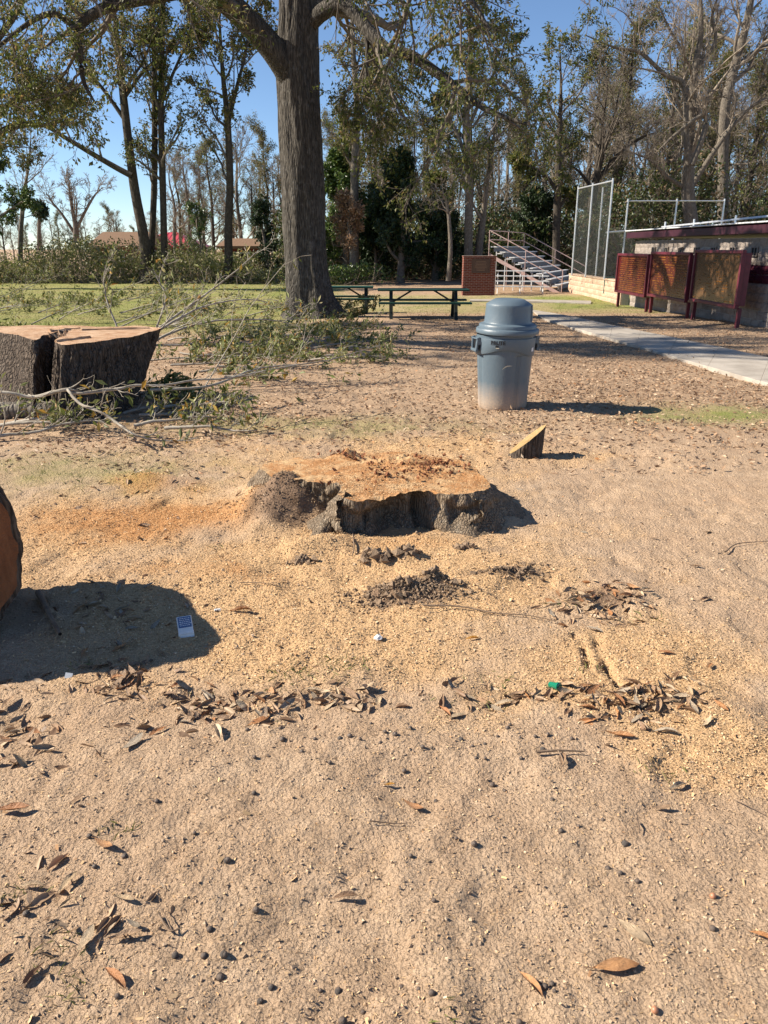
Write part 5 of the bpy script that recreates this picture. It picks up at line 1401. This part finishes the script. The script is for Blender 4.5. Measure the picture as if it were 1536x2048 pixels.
# ------------------------------------------------------------------ leaf litter, sawdust, crumbs
def wedge(r, n, y0, y1, wide=0.56):
    y = y0 * (y1 / y0) ** r.random(n); x = (r.random(n) * 2 - 1) * (wide * y + 0.25)
    return x, y
r = np.random.default_rng(500)
# sawdust chips
x, y = wedge(r, 330000, 1.0, 8.0)
saw, red, gr, lit, clod = masks(x, y)
keep = r.random(len(x)) < np.clip(saw * 0.95 + red * 0.6 + 0.09, 0, 1) * (1 - 0.6 * clod)
x, y = x[keep], y[keep]; redm = red[keep]
M_ = len(x); print('chips', M_)
sz = (0.0022 + 0.0055 * r.random(M_) ** 2) * (0.8 + 0.2 * y)
sz = sz + 0.016 * (r.random(M_) > 0.993) * r.random(M_)
p = np.column_stack([x, y, H(x, y) + 0.001 + 0.25 * np.minimum(sz, 0.012)])
d = unit(r.normal(size=(M_, 3)) * [1, 1, 0.35]); n_ = unit(r.normal(size=(M_, 3)) * 0.55 + [0, 0, 1]); u = unit(np.cross(d, n_))
w = sz * (0.25 + 0.35 * r.random(M_))
V = np.stack([p - d * sz[:, None] * .5 - u * w[:, None] * .5, p + d * sz[:, None] * .5 - u * w[:, None] * .4, p + d * sz[:, None] * .45 + u * w[:, None] * .5, p - d * sz[:, None] * .5 + u * w[:, None] * .4], 1)
I = np.arange(M_ * 4).reshape(M_, 4)
t = NT('sawdust_chip')
M_CHIP = t.pb(t.ramp(t.island(), [(0.0, (0.36, 0.24, 0.13)), (0.4, (0.50, 0.335, 0.18)), (0.75, (0.63, 0.435, 0.25)), (0.92, (0.50, 0.27, 0.13)), (1.0, (0.72, 0.58, 0.39))]), 0.9, None, 0.15)
isr = redm > 0.45
link('sawdust', npmesh('sawdust', V[~isr].reshape(-1, 3), [np.arange((~isr).sum() * 4).reshape(-1, 4)], False), M_CHIP, label='pale sawdust chips scattered over the bare ground', cat='sawdust', kind='stuff')
t = NT('orange_chip')
M_CHIP2 = t.pb(t.ramp(t.island(), [(0.0, (0.36, 0.17, 0.07)), (0.5, (0.52, 0.28, 0.12)), (0.85, (0.62, 0.40, 0.20)), (1.0, (0.70, 0.52, 0.30))]), 0.9, None, 0.15)
link('sawdust', npmesh('sawdust', V[isr].reshape(-1, 3), [np.arange(isr.sum() * 4).reshape(-1, 4)], False), M_CHIP2, label='orange sawdust drift on the ground left of the broad stump', cat='sawdust', kind='stuff')
# soil crumbs
x, y = wedge(r, 17000, 1.0, 4.5); sz = (0.0012 + 0.0036 * r.random(len(x)) ** 4 + 0.003 * (r.random(len(x)) > 0.996)) * (0.8 + 0.25 * y)
v, f = chunks(r, np.column_stack([x, y, H(x, y) + sz * 0.1]), sz, 0.8)
t = NT('soil_crumb')
M_CRUMB = t.pb(t.ramp(t.island(), [(0.0, (0.33, 0.235, 0.155)), (0.4, (0.40, 0.29, 0.195)), (0.9, (0.48, 0.35, 0.235)), (1.0, (0.52, 0.40, 0.28))]), 0.95, None, 0.1)
link('soil_crumbs', npmesh('soil_crumbs', v, [f], False), M_CRUMB, label='loose crumbs of sandy soil over the foreground', cat='soil', kind='stuff')
# clods of dark earth
def clods(lab, cs):
    P = []; S = []
    for px, py, n, sx, sy, s0, s1 in cs:
        c = gp(px, py); xx = c[0] + r.normal(size=n) * sx; yy = c[1] + r.normal(size=n) * sy
        s = s0 + (s1 - s0) * r.random(n) ** 2.5
        P.append(np.column_stack([xx, yy, H(xx, yy) + s * 0.4])); S.append(s)
    v, f = chunks(r, np.concatenate(P), np.concatenate(S), 0.8)
    link('earth_clods', npmesh('earth_clods', v, [f], False), M_CLOD, label=lab, cat='earth clods', kind='stuff')
t = NT('earth_clod')
wp = t.obj()
M_CLOD = t.pb(t.mix(t.noise(wp, 60, 5), t.ramp(t.island(), [(0.0, (0.13, 0.088, 0.058)), (1.0, (0.28, 0.195, 0.13))]), (0.32, 0.23, 0.155)), 0.95, t.bump(t.noise(wp, 90, 5, 0.7), 0.012), 0.1)
clods('dark heap of earth clods in front of the broad stump', [(820, 1187, 1500, 0.14, 0.055, 0.0015, 0.011), (780, 1200, 600, 0.11, 0.045, 0.0015, 0.009), (870, 1172, 60, 0.07, 0.03, 0.006, 0.024), (790, 1190, 50, 0.08, 0.03, 0.006, 0.022)])
clods('low ridge of crumbled earth right of the clod heap', [(1010, 1150, 130, 0.11, 0.02, 0.003, 0.016), (1060, 1130, 60, 0.05, 0.02, 0.003, 0.015)])
clods('brown earth mound against the left flank of the broad stump', [(570, 1025, 900, 0.14, 0.12, 0.002, 0.008), (610, 990, 200, 0.09, 0.05, 0.003, 0.014)])
clods('black charred lump beside the right root of the broad stump', [(930, 1096, 46, 0.025, 0.014, 0.008, 0.026)])
clods('pair of earth lumps in the sawdust before the broad stump', [(745, 1118, 60, 0.04, 0.015, 0.006, 0.03), (815, 1112, 60, 0.035, 0.015, 0.006, 0.03), (600, 1118, 50, 0.03, 0.02, 0.006, 0.028)])

# leaf litter farther off
L_DEAD = leafmat('dead_leaf', [(0.0, (0.17, 0.10, 0.06)), (0.3, (0.28, 0.175, 0.105)), (0.6, (0.38, 0.26, 0.165)), (0.85, (0.50, 0.38, 0.26)), (1.0, (0.36, 0.16, 0.06))], 0.6, 0.1, 0.3)
x, y = wedge(r, 70000, 5.2, 30.0)
saw, red, gr, lit, clod = masks(x, y)
keep = r.random(len(x)) < np.clip(lit * 0.95 + 0.09 * (1 - saw) + 0.03, 0, 1) * (1 - 0.75 * (gr > 0.35))
x, y = x[keep], y[keep]
d = unit(r.normal(size=(len(x), 3)) * [1, 1, 0.3])
v, f = leaf_quads(r, np.column_stack([x, y, H(x, y) + 0.008 + 0.012 * r.random(len(x))]), d, 0.042, 0.40)
link('leaf_litter', npmesh('leaf_litter', v, [f], False), L_DEAD, label='brown fallen leaves thickly strewn over the middle ground and along the path', cat='leaf litter', kind='stuff')
# grass blades: lawn tufts and thin weeds nearby
def blades(n, xs, ys, h, mat, lab, lean=0.5):
    z = H(xs, ys); d = unit(r.normal(size=(len(xs), 3)) * [lean, lean, 0.2] + [0, 0, 1]); L = h * (0.5 + r.random(len(xs)))
    u = unit(np.cross(d, r.normal(size=(len(xs), 3)))) * (0.06 * h)
    b = np.column_stack([xs, ys, z - 0.004])
    V = np.stack([b - u, b + u, b + d * L[:, None] * .6 + u * .6 + [0, 0, 0], b + d * L[:, None] + np.column_stack([d[:, 0], d[:, 1], -0.2 + 0 * L]) * L[:, None] * .3], 1)
    link('grass', npmesh('grass', V.reshape(-1, 3), [np.arange(len(xs) * 4).reshape(-1, 4)], False), mat, label=lab, cat='grass', kind='stuff')
L_GRASS = leafmat('grass_blade', [(0.0, (0.09, 0.12, 0.025)), (0.5, (0.15, 0.17, 0.045)), (0.8, (0.24, 0.22, 0.08)), (1.0, (0.34, 0.29, 0.14))], 0.6, 0.25)
xs, ys = wedge(r, 120000, 14, 46); m_ = masks(xs, ys)[2]; k_ = r.random(len(xs)) < m_ * 0.8
blades(0, xs[k_], ys[k_], 0.05, L_GRASS, 'short green winter grass of the lawn beyond the stumps')
xs, ys = wedge(r, 60000, 4.5, 13); m_ = masks(xs, ys)[2]; k_ = r.random(len(xs)) < m_ * 0.7
blades(0, xs[k_], ys[k_], 0.03, L_GRASS, 'thin patches of grass on the trodden middle ground')
tx, ty = [], []
for px, py, n, s in [(590, 1345, 60, .05), (690, 1338, 70, .06), (620, 1350, 40, .08), (160, 1330, 26, .03), (440, 1090, 12, .03), (1340, 1545, 26, .05), (1020, 1365, 30, .08), (110, 1905, 26, .04), (150, 1980, 24, .03), (880, 2035, 20, .03), (30, 1790, 26, .03), (240, 1665, 20, .03), (1300, 1240, 30, .05), (1110, 1210, 30, .05), (920, 1400, 30, .1), (500, 1370, 30, .12), (1180, 1340, 20, .06)]:
    c = gp(px, py); tx.append(c[0] + r.normal(size=n) * s); ty.append(c[1] + r.normal(size=n) * s * .7)
blades(0, np.concatenate(tx), np.concatenate(ty), 0.026, L_GRASS, 'sparse small grass tufts coming up through the sawdust', 1.0)

# ------------------------------------------------------------------ single fallen leaves
def lmat(name, c1, c2):
    t = NT(name); v = t.obj(); oi = t.n('ObjectInfo').outputs['Random']
    c = t.mix(oi, c1, c2); c = t.mix(t.ramp(t.noise(v, 4, 5), [(0.4, 0.0), (0.7, 0.7)]), c, tuple(k * 0.55 for k in c1))
    return t.pb(c, 0.5, t.bump(t.noise(t.scaled(v, (3, 14, 1)), 4, 4), 0.004), 0.4)
LM = {'brown': lmat('leaf_brown', (0.27, 0.16, 0.09), (0.42, 0.28, 0.17)), 'tan': lmat('leaf_tan', (0.42, 0.30, 0.18), (0.55, 0.42, 0.28)),
      'rust': lmat('leaf_rust', (0.34, 0.15, 0.06), (0.44, 0.23, 0.10)), 'yellow': lmat('leaf_yellow', (0.50, 0.24, 0.03), (0.45, 0.22, 0.05)), 'grey': lmat('leaf_grey', (0.30, 0.235, 0.165), (0.42, 0.34, 0.25))}
M_PET = plain('leaf_stalk', (0.16, 0.09, 0.05), (0.22, 0.13, 0.07), 30, 0.7)
LEAF = {}
def leaf_proto(col, k):
    if (col, k) in LEAF: return LEAF[(col, k)]
    q = np.random.default_rng(600 + k); nu, nv = 9, 5
    curl, cup, tw = q.uniform(-0.25, 0.55), q.uniform(0.1, 0.9), q.normal() * 0.5
    V = []
    for i in range(nu):
        u_ = i / (nu - 1); wd_ = 0.155 * (math.sin(math.pi * u_ ** 1.25) ** 0.75) + 0.004
        for j in range(nv):
            v_ = (j / (nv - 1) * 2 - 1); yy = v_ * wd_
            zz_ = 0.05 + curl * (u_ - 0.5) ** 2 + cup * yy * yy * 7.0 + tw * (u_ - .5) * yy + 0.012 * q.normal()
            V.append((u_ - 0.5, yy * (1 - 0.35 * min(1, cup)), zz_))
    V = np.array(V); V[:, 2] -= V[:, 2].min() - 0.01
    I = np.arange(nu * nv).reshape(nu, nv)
    me = npmesh('fallen_leaf', V, [np.stack([I[:-1, :-1], I[:-1, 1:], I[1:, 1:], I[1:, :-1]], -1).reshape(-1, 4)]); me.materials.append(LM[col])
    st = MB().tube([tuple(V[nv // 2]), (-0.62, 0.02, 0.03), (-0.70, 0.05, 0.02)], [0.012, 0.010, 0.008], 5).mesh('stalk', True); st.materials.append(M_PET)
    LEAF[(col, k)] = (me, st); return LEAF[(col, k)]
def fallen(px, py, size, col, rot, label, group=None, k=None, tilt=(0, 0)):
    p = G(px, py, 0.006); size *= 1.25 if group is None else 1.0; me, st = leaf_proto(col, random.randrange(7) if k is None else k)
    o = link('fallen_leaf', me, None, label=label, cat='leaf', group=group, loc=p, rot=(tilt[0], tilt[1], rot)); o.scale = (size,) * 3
    if size > 0.045: link('stalk', st, None, o)
    return o
SP = [(24, 1630, .085, 'rust', .1, 'glossy brown leaf cut off by the left edge of the photo'), (208, 1697, .055, 'rust', -.5, 'small orange-brown leaf lying alone among acorns, lower left'),
      (137, 1777, .06, 'tan', 1.3, 'greyish tan leaf standing on edge in the lower left'), (232, 1962, .065, 'rust', -.7, 'reddish brown leaf next to a dark acorn near the bottom left corner'),
      (252, 1880, .06, 'brown', .3, 'narrow brown leaf lying flat above the bottom left corner'), (173, 1890, .06, 'tan', 1.4, 'pale upright curled leaf casting a dark shadow, bottom left'),
      (690, 1797, .055, 'brown', .15, 'folded brown leaf alone in the bare middle foreground'), (1268, 1872, .075, 'tan', -.9, 'long tan leaf tilted on edge at the lower right'),
      (1232, 1938, .085, 'rust', .1, 'broad red-brown leaf with a long stalk at the lower right'), (1062, 1968, .06, 'rust', -1.0, 'thin curled red-brown leaf beside a cluster of acorn cups'),
      (1420, 1331, .04, 'rust', .9, 'small rust leaf alone on pale sawdust near the right edge'), (778, 1568, .03, 'yellow', .1, 'small bright yellow-orange leaf in the middle foreground'),
      (826, 1610, .055, 'rust', -.6, 'slim brown leaf lying just below the yellow one'), (266, 1490, .075, 'grey', 1.1, 'dark curled leaf standing up left of the leaf litter'),
      (436, 1466, .075, 'tan', -1.2, 'tan leaf tipped upright in front of the litter strip'), (516, 1442, .07, 'rust', .7, 'orange curled leaf at the near end of the litter strip'),
      (1124, 1530, .06, 'brown', 1.3, 'crumpled brown leaf tucked under a straight twig'), (1356, 1574, .055, 'grey', .4, 'grey curled leaf among small weeds at the right'),
      (1240, 1478, .075, 'rust', -.3, 'reddish leaf in front of the right-hand litter clump'), (1322, 1618, .045, 'brown', .1, 'short dark leaf fragment right of the acorns'),
      (482, 1219, .085, 'rust', .15, 'long orange-brown leaf at the edge of the log shadow'), (890, 1425, .06, 'rust', -1.1, 'upright rust leaf beside a pale one on the sawdust'),
      (912, 1432, .05, 'tan', .4, 'pale leaf leaning next to the upright rust leaf'), (945, 1283, .05, 'yellow', .1, 'small orange leaf below the long thin twig'),
      (1410, 1200, .055, 'brown', .4, 'dark brown leaf flat on bare sand at the right'), (1390, 1135, .045, 'brown', -.2, 'thin brown leaf on bare sand, upper right'),
      (1330, 1312, .055, 'rust', -.3, 'slim rusty leaf on the sawdust right of the ruts'), (485, 898, .07, 'rust', 1.45, 'rust leaf standing upright in front of the brush'),
      (155, 1604, .04, 'brown', 1.1, 'small brown leaf curled upright at the left'), (65, 1780, .05, 'tan', .1, 'flat tan leaf near weeds at the left edge'),
      (250, 1810, .045, 'tan', -.3, 'pinkish pale leaf in the lower left'), (1290, 1182, .05, 'grey', .2, 'greenish leaf on bare sand right of the litter clump'), (1525, 1885, .05, 'rust', -.6, 'rust leaf half outside the right edge of the photo')]
for a_ in SP: fallen(*a_)
rl = random.Random(77)
def litter(n, px, py, sx, sy, lab, grp, cols, size=(0.04, 0.085)):
    for _ in range(n):
        fallen(px + rl.gauss(0, sx), py + rl.gauss(0, sy), rl.uniform(*size), rl.choice(cols), rl.uniform(0, 6.28), lab, grp, None, (rl.gauss(0, .45), rl.gauss(0, .35)))
BR = ['brown', 'brown', 'grey', 'tan', 'rust']
litter(46, 1195, 1205, 55, 22, 'dry leaf in the litter clump at the upper end of the ruts', 'leaves at the upper end of the ruts', BR)
litter(44, 1290, 1405, 60, 20, 'dry leaf in the litter clump at the lower end of the ruts', 'leaves at the lower end of the ruts', BR)
litter(22, 1050, 1390, 90, 14, 'dry leaf in the thin trail left of the ruts', 'leaves in the trail left of the ruts', ['tan', 'brown', 'grey'])
litter(36, 430, 1405, 95, 24, 'dry leaf in the litter strip below the log shadow', 'leaves in the litter strip', BR)
litter(22, 245, 1335, 40, 26, 'dry leaf in the dark clump at the near edge of the log shadow', 'leaves at the edge of the log shadow', ['brown', 'brown', 'rust'])
litter(26, 270, 1215, 70, 32, 'dull leaf lying within the log shadow', 'leaves in the log shadow', ['grey', 'brown'])
litter(18, 40, 1460, 50, 50, 'dry leaf scattered at the left edge below the log', 'leaves at the left edge', BR)
litter(16, 660, 1395, 60, 14, 'dry leaf among grass tufts in the middle of the sawdust', 'leaves among the grass tufts', ['brown', 'tan'])
litter(14, 130, 1850, 80, 60, 'small dry leaf among the litter in the lower left', 'small leaves in the lower left', ['grey', 'tan', 'brown'], (0.025, 0.045))
litter(16, 1280, 1440, 70, 22, 'pale leaf flattened into sawdust below the right litter clump', 'flattened leaves below the right clump', ['tan', 'tan', 'grey'])
litter(20, 330, 935, 130, 40, 'dry leaf on the sawdust left of the broad stump', 'leaves left of the broad stump', BR, (0.04, 0.075))
litter(14, 1250, 1000, 150, 70, 'small leaf on the bare sand right of the broad stump', 'leaves right of the broad stump', BR, (0.03, 0.06))

# the rest of those clumps, too many to tell apart
LV, LF, LO = [], [], 0
for px, py, sx, sy, n in ((1195, 1205, 60, 22, 120), (1290, 1405, 60, 20, 130), (1050, 1392, 100, 14, 60), (430, 1405, 110, 24, 150), (240, 1335, 45, 26, 60), (260, 1215, 80, 30, 60), (50, 1460, 60, 60, 60), (660, 1392, 80, 14, 50), (110, 1850, 90, 70, 45), (1290, 1450, 70, 26, 40), (250, 980, 160, 50, 50)):
    for _ in range(int(n * 0.75)):
        me, _s = leaf_proto('brown', rl.randrange(7)); nv_ = len(me.vertices); co = np.empty(nv_ * 3, np.float32); me.vertices.foreach_get('co', co)
        Mx_ = np.array(Matrix.Rotation(rl.uniform(0, 6.28), 3, 'Z') @ Matrix.Rotation(rl.gauss(0, .5), 3, 'X') @ Matrix.Rotation(rl.gauss(0, .35), 3, 'Y'))
        c_ = co.reshape(-1, 3) @ Mx_.T * rl.uniform(0.03, 0.085) + G(px + rl.gauss(0, sx), py + rl.gauss(0, sy), -0.003)
        I = np.arange(45).reshape(9, 5); LF.append(np.stack([I[:-1, :-1], I[:-1, 1:], I[1:, 1:], I[1:, :-1]], -1).reshape(-1, 4) + LO); LV.append(c_); LO += nv_
L_NEAR = leafmat('near_litter_leaf', [(0.0, (0.14, 0.08, 0.045)), (0.35, (0.22, 0.13, 0.075)), (0.65, (0.33, 0.22, 0.135)), (0.85, (0.48, 0.36, 0.24)), (1.0, (0.36, 0.16, 0.06))], 0.55, 0.1, 0.35)
link('leaf_litter', npmesh('leaf_litter', np.concatenate(LV), [np.concatenate(LF)]), L_NEAR, label='crumbled brown leaves massed in the nearer litter clumps', cat='leaf litter', kind='stuff')

# ------------------------------------------------------------------ acorns
M_NUT = plain('acorn_nut_dark', (0.085, 0.06, 0.045), (0.16, 0.115, 0.085), 60, 0.4, 0.001, 80, 0.5)
M_NUTR = plain('acorn_nut_red', (0.34, 0.15, 0.08), (0.42, 0.20, 0.11), 60, 0.4, 0, 1, 0.5)
M_CUP = plain('acorn_cup', (0.10, 0.085, 0.075), (0.18, 0.155, 0.135), 120, 0.9, 0.004, 160)
nut = MB().lathe([(0.001, -0.8), (0.45, -0.7), (0.85, -0.3), (1.0, 0.1), (0.95, 0.5), (0.7, 0.85), (0.3, 1.02), (0.08, 1.15), (0.001, 1.2)], 12, False).mesh('acorn', True)
nut_r = nut.copy(); nut.materials.append(M_NUT); nut_r.materials.append(M_NUTR)
cup = MB().lathe([(0.001, -1.15), (0.15, -1.1), (0.6, -0.95), (0.98, -0.5), (1.10, 0.0), (1.07, 0.12), (0.9, 0.1)], 12, False).mesh('cup', True); cup.materials.append(M_CUP)
AC = [(742, 1448), (770, 1470), (680, 1482), (700, 1478), (720, 1486), (760, 1490), (790, 1475), (820, 1462), (604, 1508), (660, 1532), (630, 1482), (808, 1540), (510, 1518), (560, 1455), (845, 1500), (863, 1498),
      (922, 1478), (945, 1493), (970, 1487), (995, 1472), (1015, 1460), (1040, 1478), (1070, 1480), (1095, 1475), (1085, 1502), (1042, 1520), (952, 1518), (970, 1520), (1020, 1452), (1120, 1440), (1143, 1480),
      (508, 1588), (314, 1604), (828, 1597), (872, 1595), (985, 1560), (1010, 1575), (1104, 1602), (1122, 1662), (1157, 1656), (1205, 1642), (912, 1682), (948, 1695), (1215, 1740), (1240, 1750), (1274, 1768), (868, 1810),
      (822, 1718), (180, 1680), (420, 1860), (350, 1908), (408, 1910), (448, 1910), (440, 1950), (542, 1968), (235, 1998), (838, 1975), (802, 1960), (862, 1992), (1104, 1965), (1090, 1972), (1108, 1982), (1424, 1862),
      (520, 1995), (640, 1970), (676, 1970), (725, 2010), (685, 2035), (1040, 2035), (512, 1825), (455, 1730), (250, 1718), (190, 1740), (390, 1670), (54, 1835), (495, 1460), (565, 1480), (1250, 1690)]
ra = random.Random(31)
for i, (px, py) in enumerate(AC):
    far = py < 1560
    lab = 'dark acorn in the scattered band across the middle foreground' if far else 'dark acorn lying loose on the bare soil close by'
    s = ra.uniform(0.005, 0.0088)
    o = link('acorn', nut, None, label=lab, cat='acorn', group='acorns in the middle band' if far else 'acorns on the near soil', loc=G(px, py, s * ra.uniform(0.1, 0.6)), rot=(ra.uniform(-1.6, 1.6), ra.uniform(-1.6, 1.6), ra.uniform(0, 6)))
    o.scale = (s, s, s)
    if ra.random() < 0.65: link('cup', cup, None, o)
for px, py, lab in ((1424, 1797, 'smooth reddish acorn alone on the soil near the right edge'), (1308, 2022, 'reddish acorn at the bottom edge towards the right')):
    o = link('acorn', nut_r, None, label=lab, cat='acorn', loc=G(px, py, 0.005), rot=(1.2, .3, .8)); o.scale = (.008,) * 3

# ------------------------------------------------------------------ twigs
M_TW2 = plain('dry_twig', (0.13, 0.085, 0.055), (0.22, 0.155, 0.105), 40, 0.85, 0.002, 90)
def twig(pix, r0, lab, side=(), lift=0.008):
    pts = [G(a, b, lift + r0) for a, b in pix]; o = pts[0]
    P, Q = smooth_path(pts, np.linspace(r0, r0 * .45, len(pts)), 18); parts = [tubes(P - o, Q, 7)]
    for k, (a, b) in side:
        S, SQ = smooth_path([pts[k], (pts[k] + G(a, b, 0.02)) / 2, G(a, b, 0.012)], [r0 * .6, r0 * .5, r0 * .3], 6); parts.append(tubes(S - o, SQ, 5))
    v, f = join(parts); link('twig', npmesh('twig', v, f), M_TW2, label=lab, cat='twig', loc=o)
twig([(848, 1220), (920, 1222), (990, 1232), (1050, 1238), (1112, 1250)], 0.0042, 'long thin dark twig below the heap of earth clods')
twig([(1072, 1514), (1115, 1512), (1168, 1510)], 0.0052, 'short straight twig lying level over a crumpled leaf', [(1, (1128, 1540))])
twig([(1272, 1645), (1276, 1660), (1277, 1674)], 0.003, 'tiny upright-lying twig on bare soil at the right')
twig([(318, 1835), (335, 1862), (345, 1870), (366, 1862)], 0.003, 'small forked pale twig in the lower left', [(2, (322, 1822))])
twig([(1450, 1105), (1475, 1090), (1536, 1085)], 0.004, 'thin curved twig on the sand at the right edge')
twig([(480, 1165), (530, 1168), (575, 1172)], 0.0025, 'hair-thin twig on the sawdust left of the earth lumps')
twig([(705, 1072), (708, 1095), (704, 1112)], 0.005, 'short brown root end sticking out of sawdust under the broad stump')
twig([(78, 1190), (100, 1235), (122, 1280)], 0.016, 'dark stick lying within the log shadow')
twig([(1468, 1600), (1500, 1618), (1530, 1636)], 0.002, 'fine dry stem on pale sawdust at the right edge')
twig([(740, 1652), (790, 1648), (822, 1646)], 0.002, 'fine curved stem on bare soil in the middle foreground')

# ------------------------------------------------------------------ litter left by people
M_BLUE = plain('pack_blue', (0.06, 0.11, 0.22), (0.09, 0.15, 0.28), 20, 0.5)
M_CLEAR = plain('pack_white', (0.60, 0.60, 0.60), (0.72, 0.72, 0.71), 20, 0.4)
p = G(371, 1262)
pk_ = empty('cigarette_pack', 'crushed white and blue cigarette pack lying within the log shadow', 'cigarette pack', p, R(20))
Mx = Matrix.Rotation(R(-38), 3, 'X')
MB().box((0, 0.0, 0.038), (0.060, 0.082, 0.022), M=Matrix.Rotation(R(38), 3, 'X')).put('box', M_CLEAR, pk_, bevel=0.002)
Rm = Matrix.Rotation(R(38), 3, 'X')
def on(pt): q = Rm @ Vector(pt); return (q.x, q.y, q.z + 0.038)
pn = MB().box(on((0, 0.012, 0.0118)), (0.052, 0.048, 0.0015), M=Rm).put('blue_panel', M_BLUE, pk_)
L = MB()
for k in range(5):
    xx = -0.021
    while xx < 0.018:
        ww = rl.uniform(0.003, 0.009); L.box(on((xx + ww / 2, 0.029 - 0.008 * k, 0.0128)), (ww, 0.0028, 0.0006), M=Rm); xx += ww + 0.0025
L.put('print', M_CLEAR, pn)
MB().box((0.0, -0.030, 0.014), (0.062, 0.014, 0.030), M=Matrix.Rotation(R(-20), 3, 'X')).put('torn_flap', M_CLEAR, pk_, bevel=0.002)
def crumple(px, py, s, mat, name, lab, cat, flat=0.8, seed=1):
    q = np.random.default_rng(seed); bm = bmesh.new(); bmesh.ops.create_icosphere(bm, subdivisions=2, radius=1)
    for vv in bm.verts: vv.co *= s * (1 + 0.22 * q.normal() * 0.6); vv.co.z *= flat
    me = bpy.data.meshes.new(name); bm.to_mesh(me); bm.free()
    return link(name, me, mat, label=lab, cat=cat, loc=G(px, py, s * flat * 0.6))
o = crumple(757, 1277, 0.017, M_CLEAR, 'crumpled_paper', 'small crumpled white paper on the sawdust, mid-picture', 'paper', 0.75, 3)
MB().tube([(0, 0.004, 0.01), (-0.004, 0.012, 0.045)], [0.003, 0.0015], 5).put('stem', M_TW2, o)
p = G(137, 1350)
MB().box((0, 0, 0.008), (0.026, 0.022, 0.004), M=Matrix.Rotation(R(35), 3, 'X') @ Matrix.Rotation(R(20), 3, 'Y')).put('paper_scrap', M_CLEAR, None, label='square white paper scrap beside weeds at the edge of the log shadow', cat='paper', loc=p)
p = G(435, 1219)
sc_ = MB().box((0, 0, 0.008), (0.028, 0.012, 0.008), rz=0.3).put('paper_scrap', M_CLEAR, None, label='tiny striped scrap at the tip of the log shadow', cat='paper', loc=p, bevel=0.002)
for k in (-1, 0, 1): MB().box((k * 0.007, 0.002 * k - 0.0055, 0.0085), (0.0022, 0.0035, 0.0075), rz=0.3).put('stripe', M_INK_SHADE, sc_)
t = NT('green_glass'); M_GG = t.pb((0.01, 0.16, 0.09), 0.08, None, 0.6)
m = MB().lathe([(0.011, -0.02), (0.012, 0.0), (0.012, 0.012), (0.015, 0.014), (0.015, 0.022), (0.011, 0.024)], 16).put('bottle_neck', M_GG, None, True, label='small green glass bottle neck in the leaf trail left of the ruts', cat='glass', loc=G(1108, 1379, 0.012), rot=(1.3, 0.2, 0.6))
# sawdust lying on the broad stump
n = 9000; ii = r.integers(0, NO, n); ss = np.sqrt(r.random(n)) * 0.97
q = O[ii] * ss[:, None]; kk = r.random(n) < sstep(-0.45, -0.1, q[:, 0]) * 0.9 + 0.12; q = q[kk]; n = len(q)
sz = 0.004 + 0.007 * r.random(n) ** 2; p = np.column_stack([q, ZT + 0.012 + 0.012 * r.random(n)])
kz = np.minimum(((1 - ss[kk]) * (NT_ - 1) / 0.995).astype(int), NT_ - 1); p[:, 2] = V_TOP[kz, ii[kk], 2] + 0.002
d = unit(r.normal(size=(n, 3)) * [1, 1, .35]); u = unit(np.cross(d, r.normal(size=(n, 3)) * .5 + [0, 0, 1])); w = sz * (0.25 + 0.3 * r.random(n))
V = np.stack([p - d * sz[:, None] * .5 - u * w[:, None] * .5, p + d * sz[:, None] * .5 - u * w[:, None] * .4, p + d * sz[:, None] * .45 + u * w[:, None] * .5, p - d * sz[:, None] * .5 + u * w[:, None] * .4], 1)
link('sawdust_layer', npmesh('sawdust_layer', V.reshape(-1, 3), [np.arange(n * 4).reshape(-1, 4)], False), M_CHIP, stump, kind='stuff')
